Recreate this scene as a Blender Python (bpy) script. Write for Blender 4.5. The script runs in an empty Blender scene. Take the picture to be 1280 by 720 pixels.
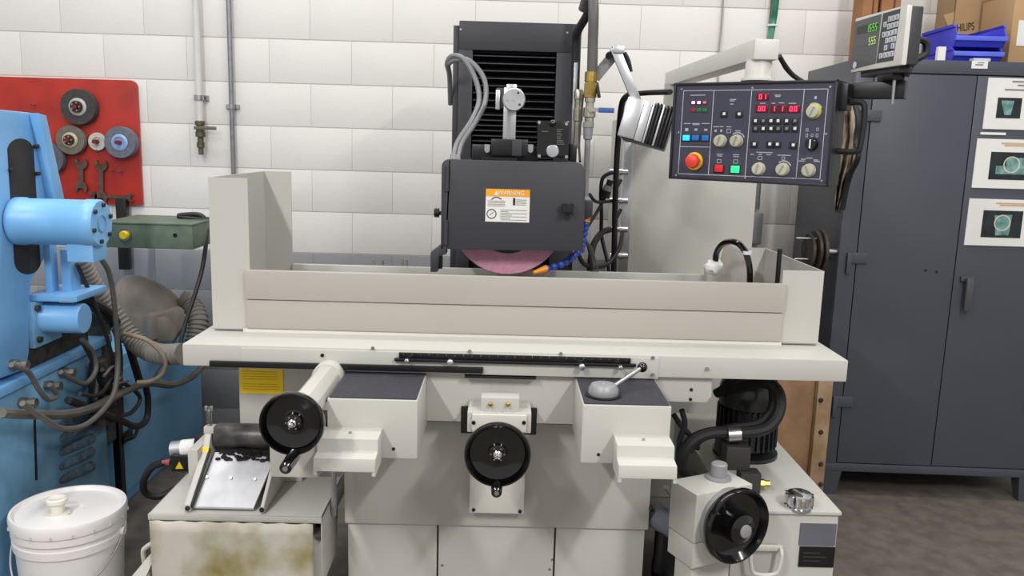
import bpy, bmesh, math, random
from mathutils import Vector, Matrix
random.seed(7)
scn = bpy.context.scene
col = scn.collection
PI = math.pi

# ------------------------------------------------------------------ camera
F, PITCH, ROLL, YAW, HC = 1040.0, math.atan(180/1040), 0.028, 0.012, 1.45
_f = Vector((math.sin(YAW)*math.cos(PITCH), math.cos(YAW)*math.cos(PITCH), -math.sin(PITCH)))
_r0 = Vector((math.cos(YAW), -math.sin(YAW), 0)); _u0 = _r0.cross(_f)
_r = _r0*math.cos(ROLL) + _u0*math.sin(ROLL); _u = _u0*math.cos(ROLL) - _r0*math.sin(ROLL)
CAM = Vector((0, 0, HC))
cd = bpy.data.cameras.new('camera'); co = bpy.data.objects.new('camera', cd); col.objects.link(co)
cd.sensor_width = 36; cd.lens = 36*F/1280; cd.clip_start = .05
mw = Matrix((_r, _u, -_f)).transposed().to_4x4(); mw.translation = CAM
co.matrix_world = mw
scn.camera = co

# ------------------------------------------------------------------ light
wd = bpy.data.worlds.new('world'); scn.world = wd; wd.use_nodes = True
wd.node_tree.nodes['Background'].inputs[0].default_value = (1, .99, .975, 1)
wd.node_tree.nodes['Background'].inputs[1].default_value = .43
def area(name, loc, sx, sy, power, target=None):
    l = bpy.data.lights.new(name, 'AREA'); l.shape = 'RECTANGLE'; l.size = sx; l.size_y = sy; l.energy = power
    l.color = (1, .985, .965)
    o = bpy.data.objects.new(name, l); col.objects.link(o); o.location = loc
    if target: o.rotation_euler = (Vector(target)-Vector(loc)).to_track_quat('-Z', 'Y').to_euler()
    return o
area('fluorescent_or_fill_row', (-1.6, -.9, 3.2), .16, 1.3, 86)
area('fluorescent_or_fill_row', (1.6, -.9, 3.2), .16, 1.3, 86)
area('fluorescent_or_fill_row', (-1.6, 1.6, 3.2), .16, 1.3, 18)
area('fluorescent_or_fill_row', (1.6, 1.6, 3.2), .16, 1.3, 18)
area('fluorescent_or_fill_row', (0.0, 2.9, 3.6), 5.5, .3, 38)  # added strip near the wall, put in to brighten the blocks
vs = scn.view_settings
vs.view_transform = 'Standard'; vs.look = 'None'; vs.gamma = 1; vs.use_curve_mapping = False; vs.exposure = .38

# ------------------------------------------------------------------ helpers
def at(x, y, Y=None, Z=None, X=None):
    d = _f + _r*((x-640)/F) - _u*((y-360)/F)
    t = Y/d.y if Y is not None else ((Z-HC)/d.z if Z is not None else X/d.x)
    return CAM + d*t
def onp(root, x, y, yl=0.0):
    """pixel to the local (x, z) on the plane y = yl of a rotated thing"""
    mi = root.matrix_basis.inverted(); o = mi @ CAM; d = mi.to_3x3() @ (_f + _r*((x-640)/F) - _u*((y-360)/F))
    p = o + d*((yl-o.y)/d.y)
    return p.x, p.z
def lin(c):
    return tuple((v/255/12.92 if v <= 10 else ((v/255+.055)/1.055)**2.4) for v in c)
MATS = {}
def mat(name, rgb, rough=.5, metal=0, var=.06, scale=12, bump=0, emit=0, spec=.5, rgb2=None, coat=0, bscale=None, trans=0):
    if name in MATS: return MATS[name]
    m = bpy.data.materials.new(name); m.use_nodes = True; MATS[name] = m
    nt = m.node_tree; b = nt.nodes['Principled BSDF']
    c = lin(rgb); c2 = lin(rgb2) if rgb2 else tuple(v*(1-var*2) for v in c)
    tc = nt.nodes.new('ShaderNodeTexCoord'); nz = nt.nodes.new('ShaderNodeTexNoise')
    nz.inputs['Scale'].default_value = scale; nz.inputs['Detail'].default_value = 6
    rp = nt.nodes.new('ShaderNodeValToRGB')
    rp.color_ramp.elements[0].position = .35; rp.color_ramp.elements[1].position = .62
    rp.color_ramp.elements[0].color = (*c2, 1); rp.color_ramp.elements[1].color = (*c, 1)
    nt.links.new(tc.outputs['Object'], nz.inputs['Vector']); nt.links.new(nz.outputs['Fac'], rp.inputs['Fac'])
    nt.links.new(rp.outputs['Color'], b.inputs['Base Color'])
    b.inputs['Roughness'].default_value = rough; b.inputs['Metallic'].default_value = metal
    b.inputs['Specular IOR Level'].default_value = spec; b.inputs['Coat Weight'].default_value = coat
    if trans: b.inputs['Transmission Weight'].default_value = trans
    if emit:
        b.inputs['Emission Color'].default_value = (*c, 1); b.inputs['Emission Strength'].default_value = emit
    if bump:
        n2 = nt.nodes.new('ShaderNodeTexNoise'); n2.inputs['Scale'].default_value = bscale or scale*8; n2.inputs['Detail'].default_value = 4
        bp = nt.nodes.new('ShaderNodeBump'); bp.inputs['Strength'].default_value = bump; bp.inputs['Distance'].default_value = .004
        nt.links.new(tc.outputs['Object'], n2.inputs['Vector']); nt.links.new(n2.outputs['Fac'], bp.inputs['Height'])
        nt.links.new(bp.outputs['Normal'], b.inputs['Normal'])
    return m
def smooth_path(pts, k=6):
    pts = [Vector(p) for p in pts]
    if len(pts) < 3: return pts
    P = [pts[0]*2-pts[1]] + pts + [pts[-1]*2-pts[-2]]; out = []
    for i in range(1, len(P)-2):
        a, b, c, d = P[i-1:i+3]
        for j in range(k):
            t = j/k
            out.append(.5*((2*b)+(c-a)*t+(2*a-5*b+4*c-d)*t*t+(3*b-a-3*c+d)*t**3))
    out.append(pts[-1]); return out
def frame(ax):
    ax = Vector(ax).normalized()
    s = Vector((0, 0, 1)) if abs(ax.z) < .9 else Vector((1, 0, 0))
    a = ax.cross(s).normalized(); return a, ax.cross(a).normalized(), ax
class MB:
    def __init__(s, xf=None): s.v = []; s.f = []; s.xf = xf
    def add(s, vs, fs):
        n = len(s.v); s.v += [(s.xf @ Vector(p)) if s.xf else Vector(p) for p in vs]; s.f += [[i+n for i in q] for q in fs]; return s
    def box(s, x0, x1, y0, y1, z0, z1):
        x0, x1 = min(x0, x1), max(x0, x1); y0, y1 = min(y0, y1), max(y0, y1); z0, z1 = min(z0, z1), max(z0, z1)
        return s.add([(x, y, z) for z in (z0, z1) for y in (y0, y1) for x in (x0, x1)],
                     [(0,1,5,4),(1,3,7,5),(3,2,6,7),(2,0,4,6),(4,5,7,6),(0,2,3,1)])
    def pbox(s, x0, x1, y0, y1, Yn, Yf):
        """box whose near face covers pixels x0..x1, y0..y1 at depth Yn and which runs back to Yf"""
        xm, ym = (x0+x1)/2, (y0+y1)/2
        return s.box(at(x0, ym, Yn).x, at(x1, ym, Yn).x, Yn, Yf, at(xm, y1, Yn).z, at(xm, y0, Yn).z)
    def prism(s, pts, vec):
        n = len(pts); pts = [Vector(p) for p in pts]; vec = Vector(vec)
        return s.add(pts+[p+vec for p in pts], [list(range(n))[::-1], list(range(n, 2*n))]+[(i, (i+1) % n, n+(i+1) % n, n+i) for i in range(n)])
    def lathe(s, o, ax, prof, n=28, sx=1, sy=1):
        a, b, c = frame(ax); o = Vector(o); vs = []; fs = []
        for (r, h) in prof:
            for k in range(n):
                t = 2*PI*k/n; vs.append(o+a*(math.cos(t)*r*sx)+b*(math.sin(t)*r*sy)+c*h)
        for i in range(len(prof)-1):
            for k in range(n): fs.append((i*n+k, i*n+(k+1) % n, (i+1)*n+(k+1) % n, (i+1)*n+k))
        fs.append(list(range(n))[::-1]); fs.append([(len(prof)-1)*n+k for k in range(n)])
        return s.add(vs, fs)
    def cyl(s, p0, p1, r, r1=None, n=20):
        p0, p1 = Vector(p0), Vector(p1); d = p1-p0
        return s.lathe(p0, d, [(r, 0), (r if r1 is None else r1, d.length)], n)
    def ring(s, o, ax, ri, ro, h, n=32):
        a, b, c = frame(ax); o = Vector(o); vs = []; fs = []
        for (r, hh) in ((ri, 0), (ro, 0), (ro, h), (ri, h)):
            for k in range(n):
                t = 2*PI*k/n; vs.append(o+a*(math.cos(t)*r)+b*(math.sin(t)*r)+c*hh)
        for i in range(4):
            for k in range(n): j = (i+1) % 4; fs.append((i*n+k, i*n+(k+1) % n, j*n+(k+1) % n, j*n+k))
        return s.add(vs, fs)
    def tube(s, pts, r, n=8, k=6, rf=None):
        P = smooth_path(pts, k) if k else [Vector(p) for p in pts]; vs = []; fs = []
        t0 = (P[1]-P[0]).normalized(); a, b, _ = frame(t0)
        for i, p in enumerate(P):
            t = (P[min(i+1, len(P)-1)]-P[max(i-1, 0)]).normalized()
            a = (a-t*a.dot(t)).normalized(); b = t.cross(a)
            rr = r*(rf(i) if rf else 1)
            for j in range(n):
                q = 2*PI*j/n; vs.append(p+a*(math.cos(q)*rr)+b*(math.sin(q)*rr))
        for i in range(len(P)-1):
            for j in range(n): fs.append((i*n+j, i*n+(j+1) % n, (i+1)*n+(j+1) % n, (i+1)*n+j))
        fs.append(list(range(n))[::-1]); fs.append([(len(P)-1)*n+j for j in range(n)])
        return s.add(vs, fs)
    def ball(s, c, r, n=14, sx=1, sy=1, sz=1):
        c = Vector(c); m = n//2; vs = []; fs = []
        for i in range(m+1):
            p = PI*i/m
            for k in range(n):
                t = 2*PI*k/n; vs.append(c+Vector((r*sx*math.sin(p)*math.cos(t), r*sy*math.sin(p)*math.sin(t), r*sz*math.cos(p))))
        for i in range(m):
            for k in range(n): fs.append((i*n+k, (i+1)*n+k, (i+1)*n+(k+1) % n, i*n+(k+1) % n))
        return s.add(vs, fs)
    def mesh(s, name, material, off=None, bev=0, seg=2, ang=35):
        me = bpy.data.meshes.new(name)
        inv = off.inverted() if off else None
        me.from_pydata([tuple(inv @ p if inv else p) for p in s.v], [], s.f)
        bm = bmesh.new(); bm.from_mesh(me)
        bmesh.ops.remove_doubles(bm, verts=bm.verts, dist=1e-6)
        bmesh.ops.recalc_face_normals(bm, faces=bm.faces)
        if bev:
            es = [e for e in bm.edges if len(e.link_faces) == 2 and e.calc_face_angle(0) > .5]
            bmesh.ops.bevel(bm, geom=es, offset=bev, segments=seg, affect='EDGES', profile=.6, clamp_overlap=True)
        bm.to_mesh(me); bm.free()
        me.shade_smooth(); me.set_sharp_from_angle(angle=math.radians(ang))
        if material: me.materials.append(material)
        return me
    def build(s, name, material, parent=None, local=False, bev=0, seg=2, label=None, cat=None, group=None, kind=None, ang=35):
        if parent is None:
            lo = Vector([min(p[i] for p in s.v) for i in range(3)]); hi = Vector([max(p[i] for p in s.v) for i in range(3)])
            off = Matrix.Translation(((lo.x+hi.x)/2, (lo.y+hi.y)/2, lo.z))
        else:
            top = parent
            while top.parent: top = top.parent
            off = None if local else top.matrix_basis.copy()
        me = s.mesh(name, material, off, bev, seg, ang)
        o = bpy.data.objects.new(name, me); col.objects.link(o)
        if parent is None: o.location = off.translation
        else: o.parent = parent
        tag(o, label, cat, group, kind)
        return o
def tag(o, label=None, cat=None, group=None, kind=None):
    if label: o['label'] = label
    if cat: o['category'] = cat
    if group: o['group'] = group
    if kind: o['kind'] = kind
    return o
def thing(name, label, cat, loc, rotz=0, group=None):
    o = bpy.data.objects.new(name, None); col.objects.link(o); o.empty_display_size = .05
    o.location = loc; o.rotation_euler = (0, 0, rotz)
    o.matrix_basis = Matrix.Translation(loc) @ Matrix.Rotation(rotz, 4, 'Z')
    return tag(o, label, cat, group)
def inst(o, loc, parent=None):
    c = o.copy(); col.objects.link(c); c.location = loc
    if parent is not None: c.parent = parent
    return c
def text(name, s, size, material, parent, M, depth=.0004, align='CENTER'):
    """flat lettering; M places it (text x/y plane) in the thing's local frame"""
    cu = bpy.data.curves.new(name, 'FONT'); cu.body = s; cu.size = size; cu.extrude = depth; cu.align_x = align; cu.align_y = 'CENTER'
    tmp = bpy.data.objects.new(name, cu); col.objects.link(tmp)
    dg = bpy.context.evaluated_depsgraph_get(); me = bpy.data.meshes.new_from_object(tmp.evaluated_get(dg))
    bpy.data.objects.remove(tmp); bpy.data.curves.remove(cu)
    me.transform(M); me.materials.clear(); me.materials.append(material)
    o = bpy.data.objects.new(name, me); col.objects.link(o); o.parent = parent
    return o
RX = Matrix.Rotation(PI/2, 4, 'X')
def textxf(x, y, z): return Matrix.Translation((x, y, z)) @ RX
SEG = {'0': 'abcdef', '1': 'bc', '5': 'acdfg', '3': 'abcdg', '-': 'g'}
def seg7(m, ch, x, z, w, h, y, t):
    for c in SEG[ch]:
        q = {'a': (0, w, h-t, h), 'g': (0, w, h/2-t/2, h/2+t/2), 'd': (0, w, 0, t), 'f': (0, t, h/2, h), 'e': (0, t, 0, h/2), 'b': (w-t, w, h/2, h), 'c': (w-t, w, 0, h/2)}[c]
        m.box(x+q[0], x+q[1], y-.0006, y, z+q[2], z+q[3])

# ------------------------------------------------------------------ materials
cream = mat('cream_paint', (188, 186, 179), .42, var=.02, scale=3, bump=.05, bscale=300)
creamd = mat('cream_sheet_paint', (172, 168, 160), .45, var=.02, scale=3, bump=.05, bscale=300)
white_plate = mat('white_plate', (206, 204, 196), .4, var=.02)
darkgrey = mat('charcoal_paint', (55, 55, 61), .48, var=.04, scale=6, bump=.08, bscale=400)
black = mat('black_satin', (16, 16, 18), .35, var=.1)
blackgloss = mat('black_gloss', (7, 7, 8), .16, var=.1, coat=.4)
rubber = mat('black_rubber', (24, 24, 26), .6, var=.1)
steel = mat('brushed_steel', (190, 190, 190), .3, 1, var=.06, scale=40)
alu = mat('aluminium', (205, 205, 208), .35, 1, var=.05, scale=30)
chrome = mat('chrome', (225, 225, 228), .12, 1, var=.02)
greymetal = mat('grey_painted_metal', (150, 150, 152), .45, .2, var=.05)
brass = mat('brass', (190, 160, 90), .35, .9, var=.12, scale=60)
blue = mat('light_blue_enamel', (128, 184, 232), .38, var=.03, scale=5, rgb2=(110, 168, 218), bump=.04)
blued = mat('blue_enamel_grimy', (134, 190, 228), .5, rgb2=(98, 142, 172), scale=4, bump=.06)
grime = mat('oily_grime', (62, 56, 48), .7, rgb2=(28, 26, 24), scale=25, bump=.3)
greycable = mat('grey_cable', (104, 101, 96), .55, var=.12)
darkcable = mat('dark_cable', (44, 42, 41), .5, var=.15)
tancable = mat('tan_cable', (140, 128, 104), .55, var=.12)
cabmat = mat('slate_grey_paint', (72, 75, 84), .42, var=.04, scale=2, bump=.05, bscale=200)
paper = mat('white_paper', (228, 226, 222), .8, var=.015)
ink = mat('black_ink', (25, 25, 28), .7)
inkgrey = mat('grey_ink', (130, 128, 126), .8)
orange = mat('orange_ink', (240, 165, 25), .6)
whiteink = mat('white_ink', (225, 226, 230), .6)
yellow = mat('yellow_plastic', (232, 200, 20), .45)

# ------------------------------------------------------------------ setting: floor, block wall
fl = MB().box(-4.5, 4.5, -2.0, 4.11, -.08, 0).build('floor', mat('stained_concrete', (106, 99, 91), .6, rgb2=(88, 82, 75), scale=14, bump=.15, bscale=90), kind='structure')
YW = 4.10
mortar = mat('painted_mortar', (214, 211, 206), .8, var=.03)
wallw = mat('white_block_paint', (232, 229, 224), .55, var=.02, scale=2.5, bump=.22, bscale=70)
wallg = mat('grey_block_paint', (150, 151, 154), .6, var=.05, scale=3, bump=.22, bscale=70)
wb = MB().box(-4.5, 4.5, YW-.0028, YW+.2, -.08, 3.32).build('wall_back', mortar, kind='structure')
BW, BH = .391, .2035
z0 = at(262, 101.5, YW).z; x0 = at(337, 75, YW).x
zb = z0 - math.floor(z0/BH)*BH
def block(m, w):
    g = .0012
    return MB().box(-w/2+g/2, w/2-g/2, 0, .012, .0022, BH-.0022).mesh('block', m, None, .0014, 2)
bmw, bmg = block(wallw, BW), block(wallg, BW)
row0 = round((z0-zb)/BH)
off_wall = wb.matrix_basis.copy(); wl = Vector(wb.location)
for i in range(-1, 16):
    z = zb + i*BH
    if z+BH < -.02 or z > 3.2: continue
    ofs = BW/2 if (row0-i) % 2 == 1 else 0
    for k in range(-8, 10):
        x = x0 + k*BW + ofs + BW/2
        if abs(x) > 3.4: continue
        o = bpy.data.objects.new('block', bmw if z > .86 else bmg); col.objects.link(o)
        o.parent = wb; o.location = Vector((x, YW-.006, z)) - wl

# ------------------------------------------------------------------ wall pipes
def pipe(px0, px1, r, material, name, label, Y, ytop=-40):
    m = MB(); a = at(*px0, Y); b = at(*px1, Y); a = Vector(((a.x+b.x)/2, Y, a.z)); b = Vector((a.x, Y, b.z))
    o = thing(name, label, 'pipe', b)
    m.cyl(b, a, r, n=16).build('tube', material, o); return o, a, b
wpipe = mat('white_pipe_paint', (215, 213, 208), .4, var=.03)
o, a, b = pipe((242, -40), (251, 152), .017, wpipe, 'air_pipe', 'white painted air line ending in a brass ball valve on block wall', YW-.045)
MB().lathe(b+Vector((0, 0, .004)), (0, 0, -1), [(.02, 0), (.024, .005), (.024, .02), (.018, .022), (.02, .05), (.023, .052), (.023, .075), (.014, .077), (.014, .10), (.018, .102), (.018, .125), (.012, .13), (.012, .16)], 12).build('ball_valve', mat('aged_brass', (120, 112, 88), .45, .8, var=.2, scale=50), o)
MB().box(b.x-.02, b.x+.085, b.y-.03, b.y-.02, b.z-.038, b.z-.022).build('valve_lever', mat('dull_green_lever', (96, 102, 88), .5), o, bev=.003)
for yy in (122,):
    q = at(249, yy, YW-.045); MB().ring(Vector((b.x, b.y, q.z-.012)), (0, 0, 1), .017, .022, .024).box(b.x-.035, b.x+.035, YW-.02, YW-.005, q.z-.012, q.z+.012).build('pipe_clamp', steel, o)
o, a, b = pipe((285, -40), (295, 330), .0115, mat('galvanised', (150, 151, 154), .4, .7, var=.08, scale=50), 'conduit', 'thin grey steel conduit running down block wall beside white air line', YW-.03)
q = at(290, 133, YW-.03); MB().ring(Vector((b.x, b.y, q.z-.01)), (0, 0, 1), .0115, .015, .02).box(b.x-.032, b.x+.032, YW-.018, YW-.006, q.z-.01, q.z+.01).build('pipe_clamp', steel, o)
o, a, b = pipe((970, -40), (946, 262), .011, MATS['galvanised'], 'conduit', 'grey conduit with cast outlet box half hidden behind cream electrical cabinet', YW-.03)
q0, q1 = at(945, 265, YW-.03), at(945, 305, YW-.03)
MB().box(b.x-.026, b.x+.026, YW-.06, YW-.007, q1.z, q0.z).build('outlet_box', greymetal, o, bev=.01, seg=3)
MB().tube([at(905, -20, YW-.02), at(903, 15, YW-.02), at(901, 40, YW-.02), at(898, 75, YW-.02), at(897, 150, YW-.02)], .004, 6).build('wall_cable', mat('pale_cable', (160, 158, 154), .6), label='thin pale cable hanging straight down the block wall behind pendant arm', cat='cable')
m = MB().tube([at(972, -20, 3.0), at(969, 10, 3.0), at(966, 30, 3.0), at(962, 52, 2.9), at(960, 75, 2.7)], .011, 10)
o = m.build('green_hose', mat('green_hose_rubber', (36, 110, 84), .4), label='green and grey hose dropping onto the cream pendant arm', cat='hose')
MB().tube([at(967, -20, 3.02), at(965, 10, 3.02), at(963, 32, 3.02), at(961, 52, 2.92)], .007, 8).build('grey_hose', greycable, o)
MB().ring(at(964.5, 33, 2.985), (0, 0, 1), .012, .019, .006, 16).build('cable_tie', whiteink, o)

# ------------------------------------------------------------------ red tool board with wheels and spanners
YB = YW-.03
tb = thing('tool_board', 'red painted tool board with rounded corner hung on the block wall', 'tool board', (at(90, 258, YB).x, YB, at(90, 258, YB).z))
pl, pt, pr_, pbm = at(-60, 96, YB).x, at(120, 99, YB).z, at(174, 175, YB).x, at(120, 255, YB).z
pts = [(pl, YB, pbm), (pr_, YB, pbm)] + [(pr_-.03+.03*math.cos(t), YB, pt-.03+.03*math.sin(t)) for t in (0, PI/8, PI/4, 3*PI/8, PI/2)] + [(pl, YB, pt)]
MB().prism(pts, (0, .018, 0)).build('panel', mat('red_board_paint', (186, 48, 34), .45, rgb2=(160, 38, 28), scale=6), tb, bev=.002)
hookm = mat('hook_wire', (150, 120, 110), .4, .6)
def hook(px, py, ln=.035):
    p = at(px, py, YB); MB().tube([p, p+Vector((0, -ln, -.002)), p+Vector((0, -ln-.006, .012))], .003, 6, 4).build('hook', hookm, tb)
for h in ((44, 131), (142, 213), (153, 214), (101, 203), (126, 205), (118, 243), (80, 246)): hook(*h)
gw = {}
def gwheel(px, py, rpx, thick, rgb, hubrgb, hubr, label, name='grinding_wheel', bolts=True, boss=True, Y0=None):
    Y = (Y0 or YB)-.003; c = at(px, py, Y-thick); c = Vector((c.x, Y, c.z)); R = rpx*(Y-thick)/F*.99
    o = thing(name, label, 'grinding wheel', (c.x, Y, c.z-R), group='wheels hung on the red board')
    nm = 'abrasive_%d_%d_%d' % rgb
    MB().lathe(c, (0, -1, 0), [(.012, 0), (R*.96, 0), (R, .004), (R, thick-.004), (R*.97, thick), (hubr*R, thick), (hubr*R*.98, thick-.006), (.012, thick-.006)], 36).build('abrasive_disc', mat(nm, rgb, .9, var=.12, scale=60, bump=.4, bscale=200), o)
    hm = mat('hub_%d_%d_%d' % hubrgb, hubrgb, .45, .2, var=.08, scale=30)
    if boss:
        h = MB().lathe(c+Vector((0, -thick+.006, 0)), (0, -1, 0), [(.014, 0), (R*hubr*.95, 0), (R*hubr*.95, .008), (R*hubr*.7, .012), (R*hubr*.62, .012), (R*hubr*.6, .006), (.013, .006)], 28).build('hub', hm, o)
        if bolts:
            MB().ring(c+Vector((0, -thick-.0, 0)), (0, -1, 0), .014, R*hubr*.62, .018).build('flange_nut', grime, o)
            for k in range(5):
                t = 2*PI*k/5; rr = R*hubr*.42
                MB().cyl(c+Vector((math.cos(t)*rr, -thick-.017, math.sin(t)*rr)), c+Vector((math.cos(t)*rr, -thick-.024, math.sin(t)*rr)), .004, n=6).build('bolt', steel, h)
    MB().cyl(c, c+Vector((0, -thick-.03, 0)), .0105, n=10).build('peg', mat('red_peg', (130, 20, 26), .5), o)
    return o
gwheel(97, 133.5, 22, .04, (72, 70, 68), (188, 186, 180), .52, 'black grinding wheel with pale flanged hub, highest on red board')
gwheel(87.5, 175, 18, .036, (118, 112, 104), (196, 186, 150), .56, 'brownish grey grinding wheel with cream hub ring, beneath black wheel')
gwheel(149.5, 178, 19.5, .045, (112, 116, 128), (150, 180, 222), .56, 'blue-grey grinding wheel with light blue paper centre near board edge', bolts=False)
gwheel(60, 198.5, 19, .038, (96, 98, 106), (110, 140, 176), .5, 'grey grinding wheel partly hidden behind the blue grinder column', bolts=False)
gwheel(121, 177, 11, .014, (208, 204, 196), (208, 204, 196), .5, 'small thin white wheel hung between brown and blue-grey wheels', boss=False)
wr = mat('worn_wrench_steel', (112, 98, 88), .4, .7, var=.2, scale=40)
def wrench(p0, p1, w, label, jaws=True):
    Y = YB-.018; a = at(*p0, Y); b = at(*p1, Y); d = (b-a).normalized(); n = Vector((-d.z, 0, d.x)); t = Vector((0, .008, 0))
    o = MB()
    e = Vector((0, .0012, 0)); o.prism([a+n*w*.42+e, b+n*w*.42+e, b-n*w*.42+e, a-n*w*.42+e], t*.7)
    for (c, s) in ((a, -1), (b, 1)):
        R = w*1.15; pp = []
        for k in range(-10, 11):
            th = k/10*2.45; pp.append(c + (d*-s*math.cos(th) + n*math.sin(th))*R)
        pp.append(c+d*s*R*.05 + n*R*.42); pp.append(c+d*s*R*.05 - n*R*.42)
        o.prism(pp, t)
    return o.build('spanner', wr, label=label, cat='wrench', group='spanners hung on the red board')
wrench((101, 204), (101, 235), .026, 'short open-ended spanner hung upright on red board')
wrench((126, 206), (126, 247), .026, 'longer open-ended spanner hung upright beside the short one')
wrench((116, 245), (163, 247), .018, 'long double-ended spanner lying level along the red board')

# ------------------------------------------------------------------ green control box
gb = thing('control_box', 'green metal control box with yellow push button on a wall strap', 'control box', (at(200, 312, 3.3).x, 3.45, at(200, 312, 3.3).z))
gm = mat('green_hammer_paint', (98, 116, 98), .5, rgb2=(84, 100, 84), scale=14)
gx0, gx1, gz0, gz1 = at(128, 295, 3.3).x, at(241, 295, 3.3).x, at(190, 311, 3.3).z, at(190, 280.5, 3.3).z
MB().box(gx0, gx1, 3.3, 3.62, gz0, gz1).build('body', gm, gb, bev=.006)
MB().box(gx0-.002, gx1+.003, 3.297, 3.623, gz1-.001, gz1+.006).build('lid', gm, gb, bev=.002)
c = at(157, 293.5, 3.3); MB().lathe(c, (0, -1, 0), [(.022, 0), (.022, .006), (.017, .007), (.017, .02), (.014, .024)], 20).build('push_button', yellow, gb)
MB().ring(c, (0, -1, 0), .018, .025, .008).build('button_bezel', steel, gb)
c = at(219, 294, 3.3); MB().cyl(c, c+Vector((0, -.003, 0)), .008, n=14).build('knockout', black, gb)
MB().box(at(150, 300, 4.06).x, at(163, 300, 4.06).x, 4.03, 4.066, at(155, 336, 4.06).z, at(155, 248, 4.06).z).box(at(153, 300, 3.8).x, at(161, 300, 3.8).x, 3.60, 4.04, gz0+.002, gz0+.03).build('strap', black, gb, bev=.003)
MB().tube([(gx1+.0, 3.5, gz1+.004), at(222, 270, 3.5), at(248, 268, 3.5), at(258, 278, 3.5), at(258, 300, 3.45), at(253, 335, 3.4), at(243, 370, 3.35), at(233, 400, 3.3), at(225, 432, 3.25), at(222, 455, 3.25)], .009, 8).build('cable', darkcable, gb)

# ------------------------------------------------------------------ blue grinder
XB = -1.46
bg = thing('blue_grinder', 'old light blue surface grinder with tangled hoses on its side', 'grinding machine', (-1.8, 2.6, 0))
MB().box(-2.35, XB, 2.1, 2.98, 0, .685).build('base', blued, bg, bev=.01)
MB().box(-2.37, XB+.02, 2.08, 3.02, .685, .715).build('base_rim', blue, bg, bev=.006)
def xp(lst, X=XB): return [at(x, y, X=X) for x, y in lst]
MB().prism(xp([(-50, 132), (41, 141), (50, 180), (66, 250), (70, 300), (40, 350), (37, 385), (37, 440), (33, 462), (-50, 492)]), (-.6, 0, 0)).build('column', blue, bg, bev=.008)
MB().prism(xp([(36, 141), (46, 144), (70, 252), (76, 300), (62, 305), (58, 250)], XB), (.03, 0, 0)).build('column_flange', blue, bg, bev=.003)
ov = []
for k in range(28):
    t = 2*PI*k/28; cx, cy = 27 + (8 if math.sin(t) > 0 else -1), 258+68*(1 if math.sin(t) > 0 else -1)
    ov.append((cx+16.5*math.cos(t), cy+17*math.sin(t)))
MB().prism(xp(ov, XB+.002), (-.01, 0, 0)).build('slot_dark_plate', mat('dark_slot_fill', (46, 42, 40), .7, var=.2), bg, bev=.001)  # dark plate stands in for the shaded slot opening, left uncut
for (x, y) in ((43, 183), (45, 217), (12, 212), (60, 238), (55, 262)):
    p = at(x, y, X=XB+.002); MB().cyl(p, p+Vector((.012, 0, 0)), .007, n=6).build('bolt', grime, bg)
# spindle motor
Ym = 2.5; e = at(127, 279, Ym); r = .069
mo = MB().lathe((XB-.0, Ym, e.z), (1, 0, 0), [(r*.9, 0), (r*1.04, .004), (r*1.04, .03), (r, .034), (r, e.x-XB-.045), (r*1.03, e.x-XB-.04), (r*1.03, e.x-XB-.006), (r*.97, e.x-XB)], 36).build('spindle_motor', blue, bg)
MB().ring((e.x, Ym, e.z), (1, 0, 0), .022, .027, .004).build('end_ring', blued, mo)
for k in range(6):
    t = 2*PI*k/6+.3; MB().cyl((e.x-.002, Ym+math.cos(t)*r*.8, e.z+math.sin(t)*r*.8), (e.x+.007, Ym+math.cos(t)*r*.8, e.z+math.sin(t)*r*.8), .007, n=6).build('end_screw', grime, mo)
MB().pbox(83, 116, 300, 328, 2.47, 2.56).build('terminal_box', blue, bg, bev=.004)
MB().pbox(55, 64, 300, 368, 2.6, 2.64).build('bracket_upright', blue, bg, bev=.003)
MB().pbox(76, 88, 312, 366, 2.62, 2.68).build('bracket_upright', blue, bg, bev=.003)
MB().box(XB-.02, XB+.14, 2.55, 2.75, at(60, 377, 2.55).z, at(60, 369, 2.55).z).build('bracket_shelf', blue, bg, bev=.003)
Ys = 2.6; e = at(106, 398, Ys); r = .048
sm = MB().lathe((XB, Ys, e.z), (1, 0, 0), [(r*1.02, 0), (r*1.02, .02), (r, .022), (r, e.x-XB-.004), (r*.94, e.x-XB)], 32).build('feed_motor', blue, bg)
MB().box(XB-.01, XB+.012, Ys-.07, Ys+.09, e.z-.085, e.z+.06).build('motor_plate', blued, bg, bev=.003)
for (dy, dz) in ((-.05, .04), (-.05, -.06)):
    MB().cyl((XB+.01, Ys+dy, e.z+dz), (XB+.024, Ys+dy, e.z+dz), .01, n=6).build('bolt', grime, bg)
MB().box(XB-.3, XB-.005, 2.5, 2.9, .715, .82).build('table_slide', grime, bg, bev=.01)
MB().box(XB+.02, XB+.07, 2.83, 2.98, .42, .66).build('valve_block', grime, bg, bev=.01)
MB().box(XB-.3, XB+.004, 2.985, 3.044, .30, .80).build('rear_panel', mat('grimy_green_panel', (88, 96, 88), .6, rgb2=(44, 44, 40), scale=11, bump=.2), bg, bev=.004)
MB().box(XB+.06, XB+.1, 2.8, 2.86, .58, .63).box(XB+.06, XB+.1, 2.8, 2.86, .5, .55).build('solenoid', black, bg, bev=.005)
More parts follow.
